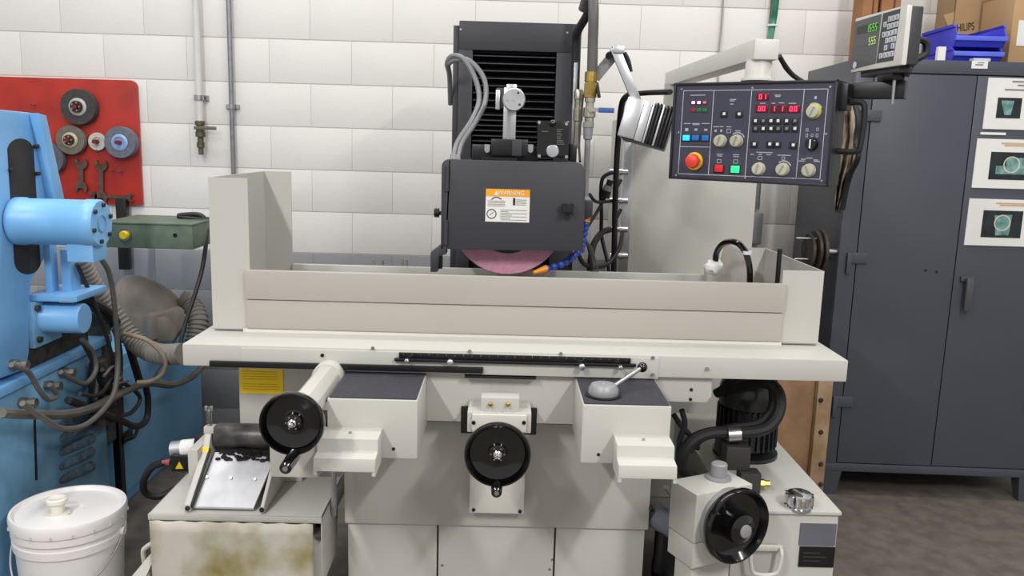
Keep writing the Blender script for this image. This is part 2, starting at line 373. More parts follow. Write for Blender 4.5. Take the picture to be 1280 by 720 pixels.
# louvres on the side: a grimy panel and four slanted ones
def side(x, y, o=0): return at(x, y, X=XB+o)
for k in range(5):
    y = 520+k*17.5
    MB().prism([side(74, y+14), side(74, y+8), side(80, y+2), side(113, y-14), side(116, y-10), side(115, y-3)], (.014, 0, 0)).build('louvre', mat('grimy_blue_louvre', (92, 120, 136), .6, rgb2=(66, 74, 76), scale=30), bg, bev=.004)
MB().prism([side(41, 500), side(43, 500), side(46, 600), side(44, 600)], (.003, 0, 0)).build('seam', black, bg)
fit = mat('pipe_fitting', (140, 136, 128), .4, .6, var=.2, scale=60)
for (x, y) in ((14, 456), (75, 465), (57, 482), (25, 503)):
    p = side(x, y); MB().lathe(p, (1, 0, 0), [(.017, 0), (.017, .02), (.012, .021), (.012, .035), (.015, .036), (.015, .05)], 6).build('fitting', fit, bg)
def cab(pxs, r, m, parent, name='cable', n=8):
    return MB().tube([at(p[0], p[1], X=p[2]) if p[2] < 0 else at(p[0], p[1], Y=p[2]) for p in pxs], r, n).build(name, m, parent)
c1 = lambda l, X=-1.39: [(a, b, X) for a, b in l]
cab(c1([(14, 456), (35, 465), (48, 486), (60, 499), (71, 494), (62, 481)]), .008, greycable, bg)
cab(c1([(76, 465), (92, 475), (108, 479), (120, 462), (116, 440), (102, 424)]), .008, greycable, bg)
tag(cab(c1([(2, 516), (40, 518), (80, 518), (115, 510), (150, 492), (185, 479), (215, 481), (240, 471), (258, 452)], -1.36), .0145, greycable, None, 'hydraulic_hose'), 'thick grey hydraulic hose running level from blue grinder to under cream saddle', 'hose')
cab(c1([(28, 504), (50, 520), (80, 536), (112, 528), (140, 497), (147, 462), (146, 420), (142, 372), (136, 340), (124, 320)], -1.33), .009, greycable, bg)
cab(c1([(85, 500), (118, 512), (148, 524), (170, 533), (183, 524), (185, 500), (181, 478)], -1.38), .013, darkcable, bg, 'hose')
cab(c1([(150, 520), (165, 515), (175, 500), (168, 488), (140, 470), (128, 462)], -1.36), .008, darkcable, bg)
cab(c1([(155, 417), (185, 426), (206, 448), (204, 466), (190, 476), (172, 478)], 2.88), .008, tancable, bg)
cab(c1([(96, 330), (112, 365), (128, 405), (140, 445), (146, 480)], -1.36), .007, darkcable, bg)
cab(c1([(86, 368), (110, 374), (138, 392), (158, 425), (168, 455), (176, 482)], -1.4), .015, darkcable, bg, 'hose')
cab(c1([(88, 372), (112, 384), (130, 396), (142, 410), (150, 440), (150, 490)], -1.42), .01, darkcable, bg)
cab(c1([(130, 470), (142, 458), (152, 470), (142, 480), (160, 476)], -1.35), .005, greycable, bg)
cab(c1([(100, 492), (118, 495), (130, 488), (140, 470)], -1.36), .007, darkcable, bg)
cab(c1([(100, 420), (112, 440), (122, 465), (120, 500)], -1.4), .012, darkcable, bg)
tag(cab(c1([(190, 476), (205, 450), (225, 415), (248, 385)], -1.36), .004, darkcable, None, 'thin_wire'), 'thin dark wire rising diagonally across the dust collector', 'wire')

# ------------------------------------------------------------------ dust collector, bag and corrugated hoses
dc = thing('dust_collector', 'darker blue steel dust collector cabinet standing against the wall', 'dust collector', (-1.7, 3.5, 0))
dcm = mat('deep_blue_enamel', (118, 174, 216), .5, rgb2=(104, 160, 202), scale=3)
MB().box(-2.0, -1.47, 3.05, 3.98, .0, .6).build('body', dcm, dc, bev=.012)
MB().box(-1.47, -1.462, 3.1, 3.36, .05, .55).build('door', dcm, dc, bev=.003)
p = at(156, 546, X=-1.46); MB().box(-1.462, -1.45, p.y-.05, p.y+.05, p.z-.02, p.z+.02).tube([p+Vector((.01, -.04, 0)), p+Vector((.035, 0, 0)), p+Vector((.03, .05, .015))], .008, 6).build('latch', black, dc, bev=.003)
MB().box(-1.475, -1.45, 3.05, 3.085, .0, .6).build('dark_gap_strip', black, dc)  # black strip stands in for the shaded gap beside the grinder base
bag = MB(); n = 36; rings = []
cb = at(186, 412, 3.45); random.seed(3)
prof = [(1.0, 0), (1.03, .03), (1.03, .10), (1.0, .112), (.97, .12), (.93, .15), (.86, .18), (.74, .205), (.56, .225), (.34, .237), (.12, .242), (.01, .242)]
vs_, fs_ = [], []
for i, (q, h) in enumerate(prof):
    for k in range(n):
        t = 2*PI*k/n; w = 1+(.035*math.sin(7*t+i*.5)+.02*math.sin(11*t-i))*min(1, q*1.2)
        sq = (abs(math.cos(t))**4+abs(math.sin(t))**4)**(-1/4)
        vs_.append((cb.x+.118*q*w*sq*math.cos(t)-h*.16, cb.y+.05+.13*q*w*sq*math.sin(t), .602+h*(1-.22*q*math.cos(t)*min(1, h*8))))
for i in range(len(prof)-1):
    for k in range(n): fs_.append((i*n+k, i*n+(k+1) % n, (i+1)*n+(k+1) % n, (i+1)*n+k))
fs_.append(list(range(n))[::-1]); fs_.append([(len(prof)-1)*n+k for k in range(n)])
hb = at(188, 394, 3.38); bag.add(vs_, fs_)
hm_ = Matrix.Translation((hb.x, 3.42, .605)) @ Matrix.Rotation(math.radians(12), 4, 'Z')
bag.xf = hm_; bag.lathe((0, .06, 0), (0, 0, 1), [(.10, 0), (.135, .01), (.14, .06), (.135, .105), (.12, .118), (.09, .12)], 4, 1, .8); bag.xf = None
bag.build('filter_bag', mat('grey_canvas', (150, 143, 134), .9, var=.1, scale=8, bump=.5, bscale=40), label='slumped grey canvas filter bag on top of the dust collector', cat='filter bag', ang=60)
def corr(pts, r, label):
    P = smooth_path(pts, 30); L = sum((P[i+1]-P[i]).length for i in range(len(P)-1)); N = int(L/.0045)
    # resample evenly
    out = [P[0]]; step = L/N; acc = 0
    for i in range(len(P)-1):
        d = P[i+1]-P[i]; l = d.length; t = 0
        while acc + (l-t) >= step:
            t += step-acc; acc = 0; out.append(P[i]+d*(t/l))
        acc += l-t
    return MB().tube(out, r, 18, 0, lambda i: 1+.075*(1 if (i % 4) < 2 else -1)).build('corrugated_hose', mat('grey_corrugated_plastic', (138, 133, 126), .5, var=.08, scale=10), label=label, cat='hose', group='corrugated dust hoses', ang=20)
corr([at(96, 318, 2.9), at(112, 352, 2.95), at(140, 392, 3.0), at(170, 428, 3.0), at(198, 442, 2.95), at(230, 442, 2.9)], .036, 'ribbed grey suction hose slanting down past the blue grinder to cream saddle')
corr([at(226, 374, 3.6), at(238, 380, 3.6), at(248, 400, 3.55), at(243, 430, 3.5), at(236, 450, 3.45)], .04, 'ribbed grey hose curving out behind the canvas filter bag')

# ------------------------------------------------------------------ main surface grinder
g = thing('surface_grinder', 'large cream surface grinder with charcoal wheel head and three black handwheels', 'grinding machine', (0.03, 2.6, 0))
# base
bx0, bx1 = -.437, .441
MB().box(bx0, bx1, 2.25, 3.3, .36, .70).build('bed', cream, g, bev=.004)
MB().box(bx0+.008, bx1-.008, 2.275, 3.28, 0, .36).build('pedestal', black, g)
ps = [bx0+.006, at(547, 690, 2.262).x, at(693, 690, 2.262).x, bx1-.006]
for i in range(3):
    MB().box(ps[i]+.0025, ps[i+1]-.0025, 2.26, 2.275, .02, .357).build('access_panel', cream, g, bev=.0015)
scr = []
for (x, y) in ((553, 706), (687, 711), (690, 699)):
    p = at(x, y, 2.26); MB().cyl(p+Vector((0, .001, 0)), p+Vector((0, -.004, 0)), .0035, n=8).build('panel_screw', steel, g)
# apron behind the pads, and saddle
MB().box(-.47, .42, 2.172, 2.7, .70, .84).build('apron', cream, g, bev=.004)
MB().box(-.44, .44, 2.2, 2.26, .69, .705).build('gap_shade_strip', black, g)  # black strip painting the shade in the gap under the apron
MB().box(-.843, .93, 2.15, 2.85, .8455, .905).build('saddle', cream, g, bev=.004)
fp0, fp1 = at(302, 450, 2.15).x, at(823, 460, 2.15).x
MB().box(fp0, fp1, 2.1465, 2.151, .842, .8985).build('front_plate', cream, g, bev=.001)
for (x, y) in ((816, 447), (816, 468), (587, 439), (701, 442), (403, 444), (884, 461), (466, 435)):
    p = at(x, y, 2.146); MB().lathe(p, (0, -1, 0), [(.0048, -.001), (.0048, .003), (.0025, .0032), (.0025, .001)], 10).build('screw', steel if x not in (403,) else black, g)
pa = at(263, 452, 2.146); pb_ = at(604, 462, 2.146)
MB().box(pa.x, pb_.x, 2.136, 2.147, pa.z-.012, pa.z+.004).build('rubber_strip', black, g, bev=.002)
pa = at(581, 470.5, 2.15); pb_ = at(670, 472.5, 2.15)
MB().box(pa.x, pb_.x, 2.14, 2.171, .834, .840).build('wiper_strip', black, g)
pa = at(499, 441, 2.146); pb_ = at(788, 452, 2.146); zs = (pa.z+pb_.z)/2
sc_ = MB().box(pa.x, pb_.x, 2.139, 2.147, zs-.007, zs+.006).build('stroke_scale', black, g, bev=.001)
tk = MB()
for k in range(0, 27):
    x = pa.x+.012+k*(pb_.x-pa.x-.024)/26; tk.box(x-.0006, x+.0006, 2.1385, 2.1392, zs+.0005, zs+(.005 if k % 2 else .003))
tk.build('tick_marks', inkgrey, sc_)
pa = at(493, 448.5, 2.14); pb_ = at(795, 457.5, 2.14); zr = (pa.z+pb_.z)/2
MB().box(pa.x, pb_.x, 2.134, 2.147, zr-.0045, zr+.0045).build('dog_rail', black, g, bev=.003)
for (x, y, r_) in ((563, 452, .0085), (727, 457.5, .0085), (509, 450, .006), (775, 458.5, .006)):
    p = at(x, y, 2.134); MB().lathe(p, (0, -1, 0), [(r_, 0), (r_*1.05, .004), (r_, .014), (r_*.6, .016)], 14).build('stop_knob', alu, g)
# pads
matm = mat('speckled_rubber_mat', (58, 57, 66), .75, rgb2=(34, 34, 40), scale=420, bump=.3, bscale=500)
def pad(xa, xb, xin):
    X0, X1 = at(xa, 540, 1.925).x, at(xb, 540, 1.925).x
    MB().box(X0, X1, 1.925, 2.18, .688, .836).build('pad_housing', cream, g, bev=.005)
    MB().box(X0+.004, X1-.004, 1.93, 2.168, .836, .8395).build('rubber_mat', matm, g, bev=.002)
pad(409, 522, 0); pad(727, 838, 0)
def steps(xa, xb):
    X0, X1 = at(xa, 575, 1.83).x, at(xb, 575, 1.83).x
    prof = [(1.926, .766), (1.85, .764), (1.846, .734), (1.81, .731), (1.806, .700), (1.926, .700)]
    MB().prism([(X0, y, z) for y, z in prof], (X1-X0, 0, 0)).build('stepped_foot', cream, g, bev=.003)
    for x in (X0, X1-.008): MB().box(x, x+.008, 1.808, 1.9, .690, .701).build('foot_cheek', cream, g)
    p = Vector(((X0+X1)/2, 1.885, .7665)); MB().cyl(p, p+Vector((0, 0, .002)), .004, n=8).build('foot_screw', steel, g)
steps(394, 471); steps(772, 845)
for (x, y) in ((748, 568), (492, 561)):
    p = at(x, y, 1.925); MB().cyl(p, p+Vector((0, -.002, 0)), .004, n=10).build('screw_hole', black, g)
# hanging bracket at the right of the pads
px = [(at(812, 490, 2.17).x, .845), (at(889, 490, 2.17).x, .845), (at(890, 490, 2.17).x, .79), (at(884, 490, 2.17).x, .772), (at(836, 490, 2.17).x, .772)]
MB().prism([(x, 2.17, z) for x, z in px], (0, .12, 0)).build('valve_cover', cream, g, bev=.003)
for (x, y) in ((864, 487), (863, 499)):
    p = at(x, y, 2.17); MB().cyl(p, p+Vector((0, -.003, 0)), .0045, n=10).build('screw', black, g)
# side box and yellow notice
bx = MB().pbox(299, 420, 462, 536, 2.32, 2.7).build('side_box', cream, g, bev=.003)
x_0, x_1 = at(300, 475, 2.318).x, at(354, 475, 2.318).x; z_0, z_1 = at(327, 492, 2.318).z, at(327, 457, 2.318).z
nt_ = MB().box(x_0, x_1, 2.3165, 2.3205, z_0, z_1).build('notice', mat('yellow_notice', (248, 210, 26), .6, var=.02), bx)
ln = MB()
for k in range(8):
    if k in (4,): continue
    z = z_1-.018-k*.0075
    if z < z_0+.006: break
    ln.box(x_0+.008, x_1-(.01+.012*random.random()), 2.3158, 2.3167, z, z+.0014)
ln.build('notice_lines', mat('brown_ink', (206, 168, 26), .7), nt_)
# work table and tray inside the guards
MB().box(-.80, .88, 2.36, 2.80, .905, .925).build('work_table', greymetal, g)
MB().box(-.40, .50, 2.40, 2.74, .925, 1.0).build('magnetic_chuck', steel, g, bev=.004)
# guards
XL, XR, YN, YF = -.816, .906, 2.31, 2.84
zl, zr_ = 1.337, 1.121
def cguard(xo, xi_n, xi_f, zt, s):
    t = .004*s
    m = MB().box(xo, xi_n, YN, YN+.004, .912, zt).box(xo, xo+t, YN+.0042, YF-.0042, .9145, zt-.0003).box(xo, xi_f, YF-.004, YF, .912, zt)
    m.box(xo+t*.2, xi_n-t*.2, YN+.0045, YF-.0045, .908, .914)
    return m.build('end_guard', cream, g, ang=5)
cguard(XL, -.708, -.722, zl, 1); cguard(XR, .79, .84, zr_, -1)
zt = 1.084; zm = (at(340, 374.5, 2.3).z+at(900, 389, 2.3).z)/2; zlow = (at(400, 413, 2.3).z+at(900, 428, 2.3).z)/2
fx0, fx1 = at(307, 370, 2.296).x, at(981, 375, 2.296).x
MB().box(fx0, fx1, 2.292, 2.310, zm+.001, zt).build('splash_panel', creamd, g, bev=.003)
MB().box(fx0+.002, fx1-.002, 2.295, 2.311, zlow+.004, zm-.001).build('splash_panel', creamd, g, bev=.003)
MB().lathe((XL+.09, 2.303, zlow-.008), (1, 0, 0), [(.0125, 0), (.0125, fx1-XL-.09)], 16).build('tray_lip', cream, g)
MB().box(XL+.03, XR-.04, 2.32, 2.83, .9062, .912).build('tray', black, g)
zrr = (at(368, 327, YF).z+at(900, 345, YF).z)/2
MB().box(-.72, .77, YF-.02, YF, .92, zrr).build('rear_rail', cream, g, bev=.003)
MB().pbox(884, 905, 336, 356, 2.78, 2.83).build('rail_end', cream, g, bev=.003)
for (x, y) in ((467, 324), (478, 325), (503, 324), (508, 325)):
    p = at(x, y, YF); MB().cyl(p, p-Vector((0, 0, .02)), .004, n=8).build('rail_stud', steel, g)
# shield, cable loop and rod in the right end guard
MB().prism([at(894, 352, 2.75), at(940, 362, 2.6), at(936, 318, 2.66), at(907, 304, 2.75)], (0, .01, 0)).build('hose_shield', creamd, g, bev=.002)
MB().tube([at(894, 330, 2.62), at(896, 315, 2.6), at(905, 304, 2.55), at(920, 303, 2.5), at(931, 314, 2.47), at(937, 335, 2.45), at(937, 365, 2.45)], .0095, 10).build('chuck_cable', blackgloss, g)
MB().ring(at(934, 318, 2.465), (0, 0, 1), .009, .014, .01).build('cable_tie', whiteink, g)
p0, p1 = at(975, 311, 2.42), at(976, 365, 2.42)
MB().cyl((p0.x, 2.42, p1.z), (p0.x, 2.42, p0.z), .007, n=10).build('guard_rod', black, g)
m = MB(); m.ball(at(892, 334, 2.62), .026, 18, 1.1, .9, .95); random.seed(5); m.v = [v+Vector((random.uniform(-.004, .004), 0, random.uniform(-.004, .004))) for v in m.v]
m.build('plastic_wrap', mat('white_plastic_wrap', (232, 230, 226), .35, var=.03), g)
# electrical cabinet and connector strip
ex0, ex1 = at(784, 260, 3.3).x, at(944, 260, 3.3).x
MB().box(ex0, ex1, 3.3, 3.9, 0, 1.57).build('electrical_cabinet', cream, g, bev=.006)
MB().box(at(777, 260, 3.28).x, at(789, 260, 3.28).x, 3.28, 3.34, .9, at(782, 178, 3.28).z).build('connector_strip', alu, g, bev=.002)
for y in (215, 251, 287, 320):
    p = at(778, y, 3.27); MB().lathe(p+Vector((.02, 0, 0)), (-1, 0, 0), [(.011, 0), (.011, .02), (.014, .021), (.014, .035), (.010, .036), (.010, .055), (.0125, .056), (.0125, .07)], 12).build('connector', chrome, g)
# column with bellows
cx0, cx1, ctz = at(566, 110, 2.92).x, at(724, 110, 2.92).x, 1.85
MB().box(cx0, cx1, 2.95, 3.45, 0.7, ctz-.012).build('column', darkgrey, g, bev=.005)
ox0, ox1 = at(590, 120, 2.9).x, at(694, 120, 2.9).x; oz = at(640, 64, 2.9).z
MB().box(cx0+.02, cx1-.012, 2.895, 2.955, oz, ctz+.002).build('cover_frame', darkgrey, g, bev=.003)
MB().box(cx0+.02, ox0, 2.895, 2.955, 1.0, oz).build('cover_frame', darkgrey, g, bev=.002)
MB().box(ox1, cx1-.012, 2.895, 2.955, 1.0, oz).build('cover_frame', darkgrey, g, bev=.002)
MB().box(cx0, cx0+.021, 2.91, 2.955, 1.0, ctz-.012).build('cover_side', darkgrey, g, bev=.002)
MB().box(cx1-.013, cx1, 2.91, 2.955, 1.0, ctz-.012).build('cover_side', darkgrey, g, bev=.002)
for x in (576, 709):
    p = at(x, 37 if x < 600 else 41, 2.894); MB().cyl(p, p+Vector((0, -.003, 0)), .004, n=10).build('screw', steel, g)
fh = .0245; fold = MB().prism([(0, 2.948, 0), (0, 2.912, fh*.42), (0, 2.912, fh*.56), (0, 2.948, fh)], (ox1-ox0-.004, 0, 0))
edge = mat('bellows_edge_highlight', (70, 70, 72), .5)  # grey strip paints the light caught along each fold edge
f0 = e0 = None; z = oz-.004-fh; k = 0
gl = Vector(g.location)
while z > 1.33:
    if f0 is None:
        f0 = MB().prism([(0, 0, 0), (0, -.036, fh*.42), (0, -.036, fh*.56), (0, 0, fh)], (ox1-ox0-.004, 0, 0)).build('bellows_fold', mat('bellows_black', (14, 14, 15), .55, var=.1), g, local=True)
        e0 = MB().box(0, ox1-ox0-.004, -.038, -.0355, fh*.44, fh*.54).build('fold_edge_highlight', edge, f0, local=True)
        f0.location = Vector((ox0+.002, 2.948, z))-gl
    else:
        fo = inst(f0, Vector((ox0+.002, 2.948, z))-gl, g); eo = inst(e0, (0, 0, 0), fo)
    z -= fh*(1 if k < 8 else .72); k += 1
# wheel head
hz0, hz1 = 1.15, 1.385
MB().box(-.13, .19, 2.66, 2.94, 1.16, 1.36).build('spindle_housing', darkgrey, g, bev=.006)
YC = 2.45
def rr(pts): return [at(x, y, YC) for x, y in pts]
tl = [(552+9-9*math.cos(t), 199+9-9*math.sin(t)) for t in (0, PI/8, PI/4, 3*PI/8, PI/2)]
out = rr(tl+[(722, 203), (727, 205), (732, 212), (729, 314), (551, 311)])
sh = MB().prism([p+Vector((0, .012, 0)) for p in out[:1]+out[1:]], (0, .004, 0))
cov = MB().prism([p+Vector((0, .19, 0)) for p in out], (0, .02, 0))
zt_ = out[4].z
cov.box(out[4].x-.004, out[5].x, YC+.012, YC+.2, zt_-.012, zt_-.002)
cov.box(out[0].x+.001, out[0].x+.008, YC+.012, YC+.2, out[9].z, zt_-.02)
cov.box(out[8].x-.007, out[8].x, YC+.012, YC+.2, out[8].z, zt_-.05)
cov.build('wheel_guard', darkgrey, g, bev=.001)
door_o = rr([(563, 199.3)]+[(722, 203), (727, 205), (732, 212), (729, 314), (558, 311.5)])
door = MB().prism(door_o, (0, .012, 0)).build('guard_door', darkgrey, g, bev=.002)
MB().prism(rr(tl+[(561.5, 199.3), (556.5, 311.5), (551, 311)]), (0, .014, 0)).build('hinge_post', darkgrey, g, bev=.002)
for (x, y0, y1) in ((559, 208, 239), (557.5, 275, 306)):
    a_, b_ = at(x, y0, YC-.004), at(x, y1, YC-.004); MB().cyl((a_.x, YC-.003, b_.z), (a_.x, YC-.003, a_.z), .0065, n=14).build('hinge', darkgrey, door)
kn = at(709, 261.5, YC); ms = MB().lathe(kn, (0, -1, 0), [(.008, 0), (.008, .012), (.016, .013), (.017, .02), (.015, .028), (.006, .03)], 20)
for k in range(4):
    t = PI/4+k*PI/2; ms.cyl(kn+Vector((math.cos(t)*.016, -.013, math.sin(t)*.016)), kn+Vector((math.cos(t)*.016, -.028, math.sin(t)*.016)), .0075, n=10)
ms.build('latch_knob', blackgloss, door)
p = at(546, 266, 2.5); MB().lathe(p+Vector((.02, 0, 0)), (-1, 0, 0), [(.006, 0), (.006, .012), (.014, .013), (.014, .026), (.011, .028)], 14).build('side_knob', black, g)
p = rr([(551, 306), (558, 306), (558, 318), (549, 320), (547, 340), (538, 340), (538, 316)]); MB().prism(p, (0, .05, 0)).build('dust_shoe', darkgrey, g, bev=.002)
MB().pbox(547.5, 552.5, 320, 336, 2.47, 2.5).build('shoe_slider', black, g)
# warning sticker
w0, w1, v0, v1 = at(607, 257, YC).x, at(662, 257, YC).x, at(634, 277.5, YC).z, at(634, 236.5, YC).z
st = MB().box(w0, w1, YC-.0015, YC+.001, v0, v1).build('warning_sticker', paper, door, label='orange and white warning sticker')
ww, hh = w1-w0, v1-v0
def sr(x_0, x_1, y_0, y_1, m, name, mb=None):
    b = (mb or MB()).box(w0+ww*x_0, w0+ww*x_1, YC-.0023, YC-.001, v0+hh*y_0, v0+hh*y_1)
    return b if mb else b.build(name, m, door)
sr(.0, 1, .78, 1, orange, 'warning_band')
gw_ = door.matrix_basis
inv = Matrix.Translation(-gl)
text('warning_text', 'WARNING', hh*.17, whiteink, door, inv @ textxf(w0+ww*.57, YC-.0026, v0+hh*.885))
MB().prism([(w0+ww*.19, YC-.003, v0+hh*.81), (w0+ww*.28, YC-.003, v0+hh*.81), (w0+ww*.235, YC-.003, v0+hh*.96)], (0, .001, 0)).build('warning_triangle', whiteink, door)
m = MB()
for k, (a_, b_) in enumerate(((.34, .94), (.34, .52), (.34, .94), (.34, .6), (.34, .94), (.34, .56), (.36, .94))): sr(a_, b_, .36-k*.05, .375-k*.05, None, '', m)
for k in range(4): sr(.05, .44, .63-k*.05, .645-k*.05, None, '', m)
for k in range(4): sr(.69, .92, .68-k*.05, .695-k*.05, None, '', m)
m.build('printed_lines', inkgrey, door)
m = MB(); sr(.62, .67, .52, .74, None, '', m); 
m.ring((w0+ww*.14, YC-.0012, v0+hh*.24), (0, -1, 0), hh*.125, hh*.15, .0012)
m.tube([(w0+ww*.13, YC-.0015, v0+hh*.68), (w0+ww*.2, YC-.0015, v0+hh*.74), (w0+ww*.28, YC-.0015, v0+hh*.74), (w0+ww*.36, YC-.0015, v0+hh*.69)], .0016, 6)
m.tube([(w0+ww*.1, YC-.0015, v0+hh*.2), (w0+ww*.15, YC-.0015, v0+hh*.26), (w0+ww*.19, YC-.0015, v0+hh*.3)], .001, 6)
m.build('pictograms', ink, door)
# grinding wheel
Yw = 2.53; Rw = .172; wc = at(633, 343, Yw); wc = Vector((wc.x, Yw, wc.z+Rw))
MB().lathe(wc, (0, 1, 0), [(.06, 0), (Rw-.002, 0), (Rw, .003), (Rw, .047), (Rw-.002, .05), (.06, .05)], 72).build('abrasive_wheel', mat('pink_abrasive', (206, 148, 170), .9, var=.06, scale=80, bump=.4, bscale=350), g)
MB().lathe(wc+Vector((0, .01, 0)), (0, -1, 0), [(.106, 0), (.106, .018), (.098, .024), (.05, .024)], 40).build('wheel_flange', black, g)
# dresser on top
YD = 2.56
p0, p1 = at(637, 182, YD), at(637, 118, YD)
MB().box(at(629, 150, YD).x, at(645, 150, YD).x, YD-.01, YD+.02, p0.z, p1.z+.02).build('dresser_post', alu, g, bev=.003)
MB().box(at(634, 150, YD).x, at(638, 150, YD).x, YD-.014, YD-.009, p0.z, p1.z-.02).build('dresser_slot', greymetal, g)
MB().pbox(633, 646, 105, 118, YD-.005, YD+.02).build('dresser_cap', alu, g, bev=.003)
MB().pbox(620, 652, 110, 136, YD-.006, YD+.03).build('dresser_block', darkgrey, g, bev=.004)
MB().pbox(619.5, 625, 112, 137, YD-.012, YD+.02).build('dresser_plate', alu, g, bev=.003)
dc_ = at(642.5, 124.5, YD-.04); dd = MB().lathe(dc_+Vector((0, .034, 0)), (0, -1, 0), [(.03, 0), (.034, .004), (.034, .03), (.031, .034)], 36).build('dresser_dial', alu, g)
for (dx, dz) in ((-.002, -.002), (.017, -.014), (.012, .02), (-.02, -.002)):
    MB().cyl(dc_+Vector((dx, .001, dz)), dc_+Vector((dx, -.003, dz)), .0035, n=10).build('dial_screw', darkgrey if dx > 0 else chrome, dd)
MB().pbox(614, 660, 174, 195, YD-.03, YD+.06).build('dresser_carriage', black, g, bev=.003)
MB().pbox(640, 652, 174, 195, YD-.034, YD-.03).build('carriage_plate', darkgrey, g, bev=.002)
MB().box(at(590, 190, YD).x, at(674, 190, YD).x, YD-.0, YD+.07, zt_-.004, zt_+.045).build('dresser_slide', black, g, bev=.004)
MB().pbox(601, 646, 197, 200.5, YD-.06, YD+.06).build('slide_base', black, g)
for x in (609, 663):
    p = at(x, 188, YD-.002); MB().cyl(p, p+Vector((0, -.02, 0)), .007, n=10).box(p.x-.008, p.x+.008, YD-.016, YD-.004, p.z-.002, p.z+.018).build('clamp_screw', steel, g)
bx_ = MB().pbox(671.5, 711, 151, 197, 2.52, 2.62).build('feed_unit', blackgloss, g, bev=.002)
p = at(690.5, 189, 2.52); MB().lathe(p, (0, -1, 0), [(.019, 0), (.019, .012), (.017, .014), (.004, .0145)], 24).build('feed_knob', alu, bx_)
for (x, y) in ((674, 153), (708, 155), (674, 195), (708, 196)):
    q = at(x, y, 2.52); MB().cyl(q, q+Vector((0, -.004, 0)), .005, n=10).build('corner_screw', steel, bx_)
q = at(691, 154, 2.515); MB().ball(q, .011, 12).build('needle_knob', blackgloss, bx_)
m = MB()
for k in range(9):
    a_ = at(696, 162+k*2.3, 2.52); m.box(a_.x, a_.x+.012+.012*random.random(), 2.5188, 2.5202, a_.z, a_.z+.0012)
a_ = at(680, 164.5, 2.52); m.box(a_.x-.006, a_.x+.012, 2.5188, 2.5202, a_.z, a_.z+.0015)
m.build('printed_lines', inkgrey, bx_)
MB().pbox(712, 721, 180, 202, 2.55, 2.6).build('limit_switch', black, g, bev=.004)
# two grey hoses arching beside the column
for (d, k) in ((0, 0), (6, 1)):
    MB().tube([at(566+d, 200, 2.62), at(572+d, 178, 2.64), at(590+d, 150, 2.68), at(599+d*1.3, 125, 2.7), at(594+d*1.8, 98, 2.72), at(580+d*1.2, 74+d*.4, 2.74), at(566+d*.7, 70+d*.8, 2.76), at(559+d*.2, 79+d*.3, 2.78), at(562, 95, 2.85), at(563, 130, 2.94)], .0085, 10).build('dresser_hose', mat('silver_hose', (128, 128, 130), .4, .2, var=.05), g)
for x in (567, 573): MB().cyl(at(x, 200, 2.62), at(x, 193, 2.62), .011, n=10).build('hose_ferrule', alu, g)
# big coolant hose and valve train
MB().tube([at(719, 130, 2.84), at(720, 60, 2.84), at(722, 40, 2.82), at(734, 18, 2.78), at(738, 0, 2.76), at(741, -14, 2.74), at(746, -20, 2.73)], .014, 12).build('coolant_hose', rubber, g)
MB().tube([at(729, 12, 2.80), at(734, -2, 2.77), at(741, -2, 2.74), at(742, 20, 2.72), at(741, 55, 2.72), at(740, 92, 2.72)], .0165, 14).build('coolant_hose', mat('grey_rubber_hose', (92, 89, 88), .45, var=.06), g)
p = at(739, 90, 2.72); q = at(738, 195, 2.72)
MB().lathe(p, (0, 0, -1), [(.02, 0), (.02, .03), (.017, .031), (.017, .036)], 14).lathe(p+Vector((0, 0, -.034)), (0, 0, -1), [(.022, 0), (.0225, .02), (.022, .045), (.016, .047)], 6).build('hose_coupling', brass, g)
MB().lathe(p+Vector((0, 0, -.08)), (0, 0, -1), [(.017, 0), (.017, .014), (.013, .015), (.013, .03), (.02, .031), (.02, .06), (.015, .062), (.015, .09), (.012, .092)], 14).build('ball_valve', mat('nickel_fitting', (196, 190, 176), .3, .9, var=.12, scale=60), g)
vz = at(750, 138, 2.72)
MB().cyl((p.x, 2.72, vz.z), (p.x, 2.685, vz.z), .008, n=10).box(p.x, p.x+.04, 2.684, 2.688, vz.z-.006, vz.z+.006).build('valve_stem', steel, g)
MB().pbox(748, 768, 134.5, 141, 2.682, 2.69).build('valve_handle', mat('blue_vinyl', (58, 92, 160), .4), g, bev=.003)
z1 = at(738, 152, 2.72).z
MB().lathe((p.x-.002, 2.72, z1), (0, 0, -1), [(.012, 0), (.018, .002), (.018, .018), (.016, .02), (.014, .055), (.0095, .058), (.0095, .24)], 14).build('coolant_pipe', greymetal, g)
MB().lathe(at(724, 112, 2.78), (0, 0, -1), [(.013, 0), (.017, .01), (.017, .03), (.012, .032), (.012, .06), (.016, .062), (.016, .10), (.01, .102), (.01, .19)], 12).build('valve_body', MATS['nickel_fitting'], g)
MB().pbox(715.5, 720, 78, 200, 2.8, 2.83).build('linear_rail', alu, g, bev=.001)
MB().tube([at(729, 118, 2.74), at(726, 150, 2.72), at(724, 180, 2.7), at(725, 202, 2.62)], .004, 6).build('thin_cable', darkcable, g)
MB().tube([at(746, 104, 2.72), at(748, 116, 2.7), at(749, 122, 2.7)], .006, 6, 4).build('spare_lever', rubber, g)
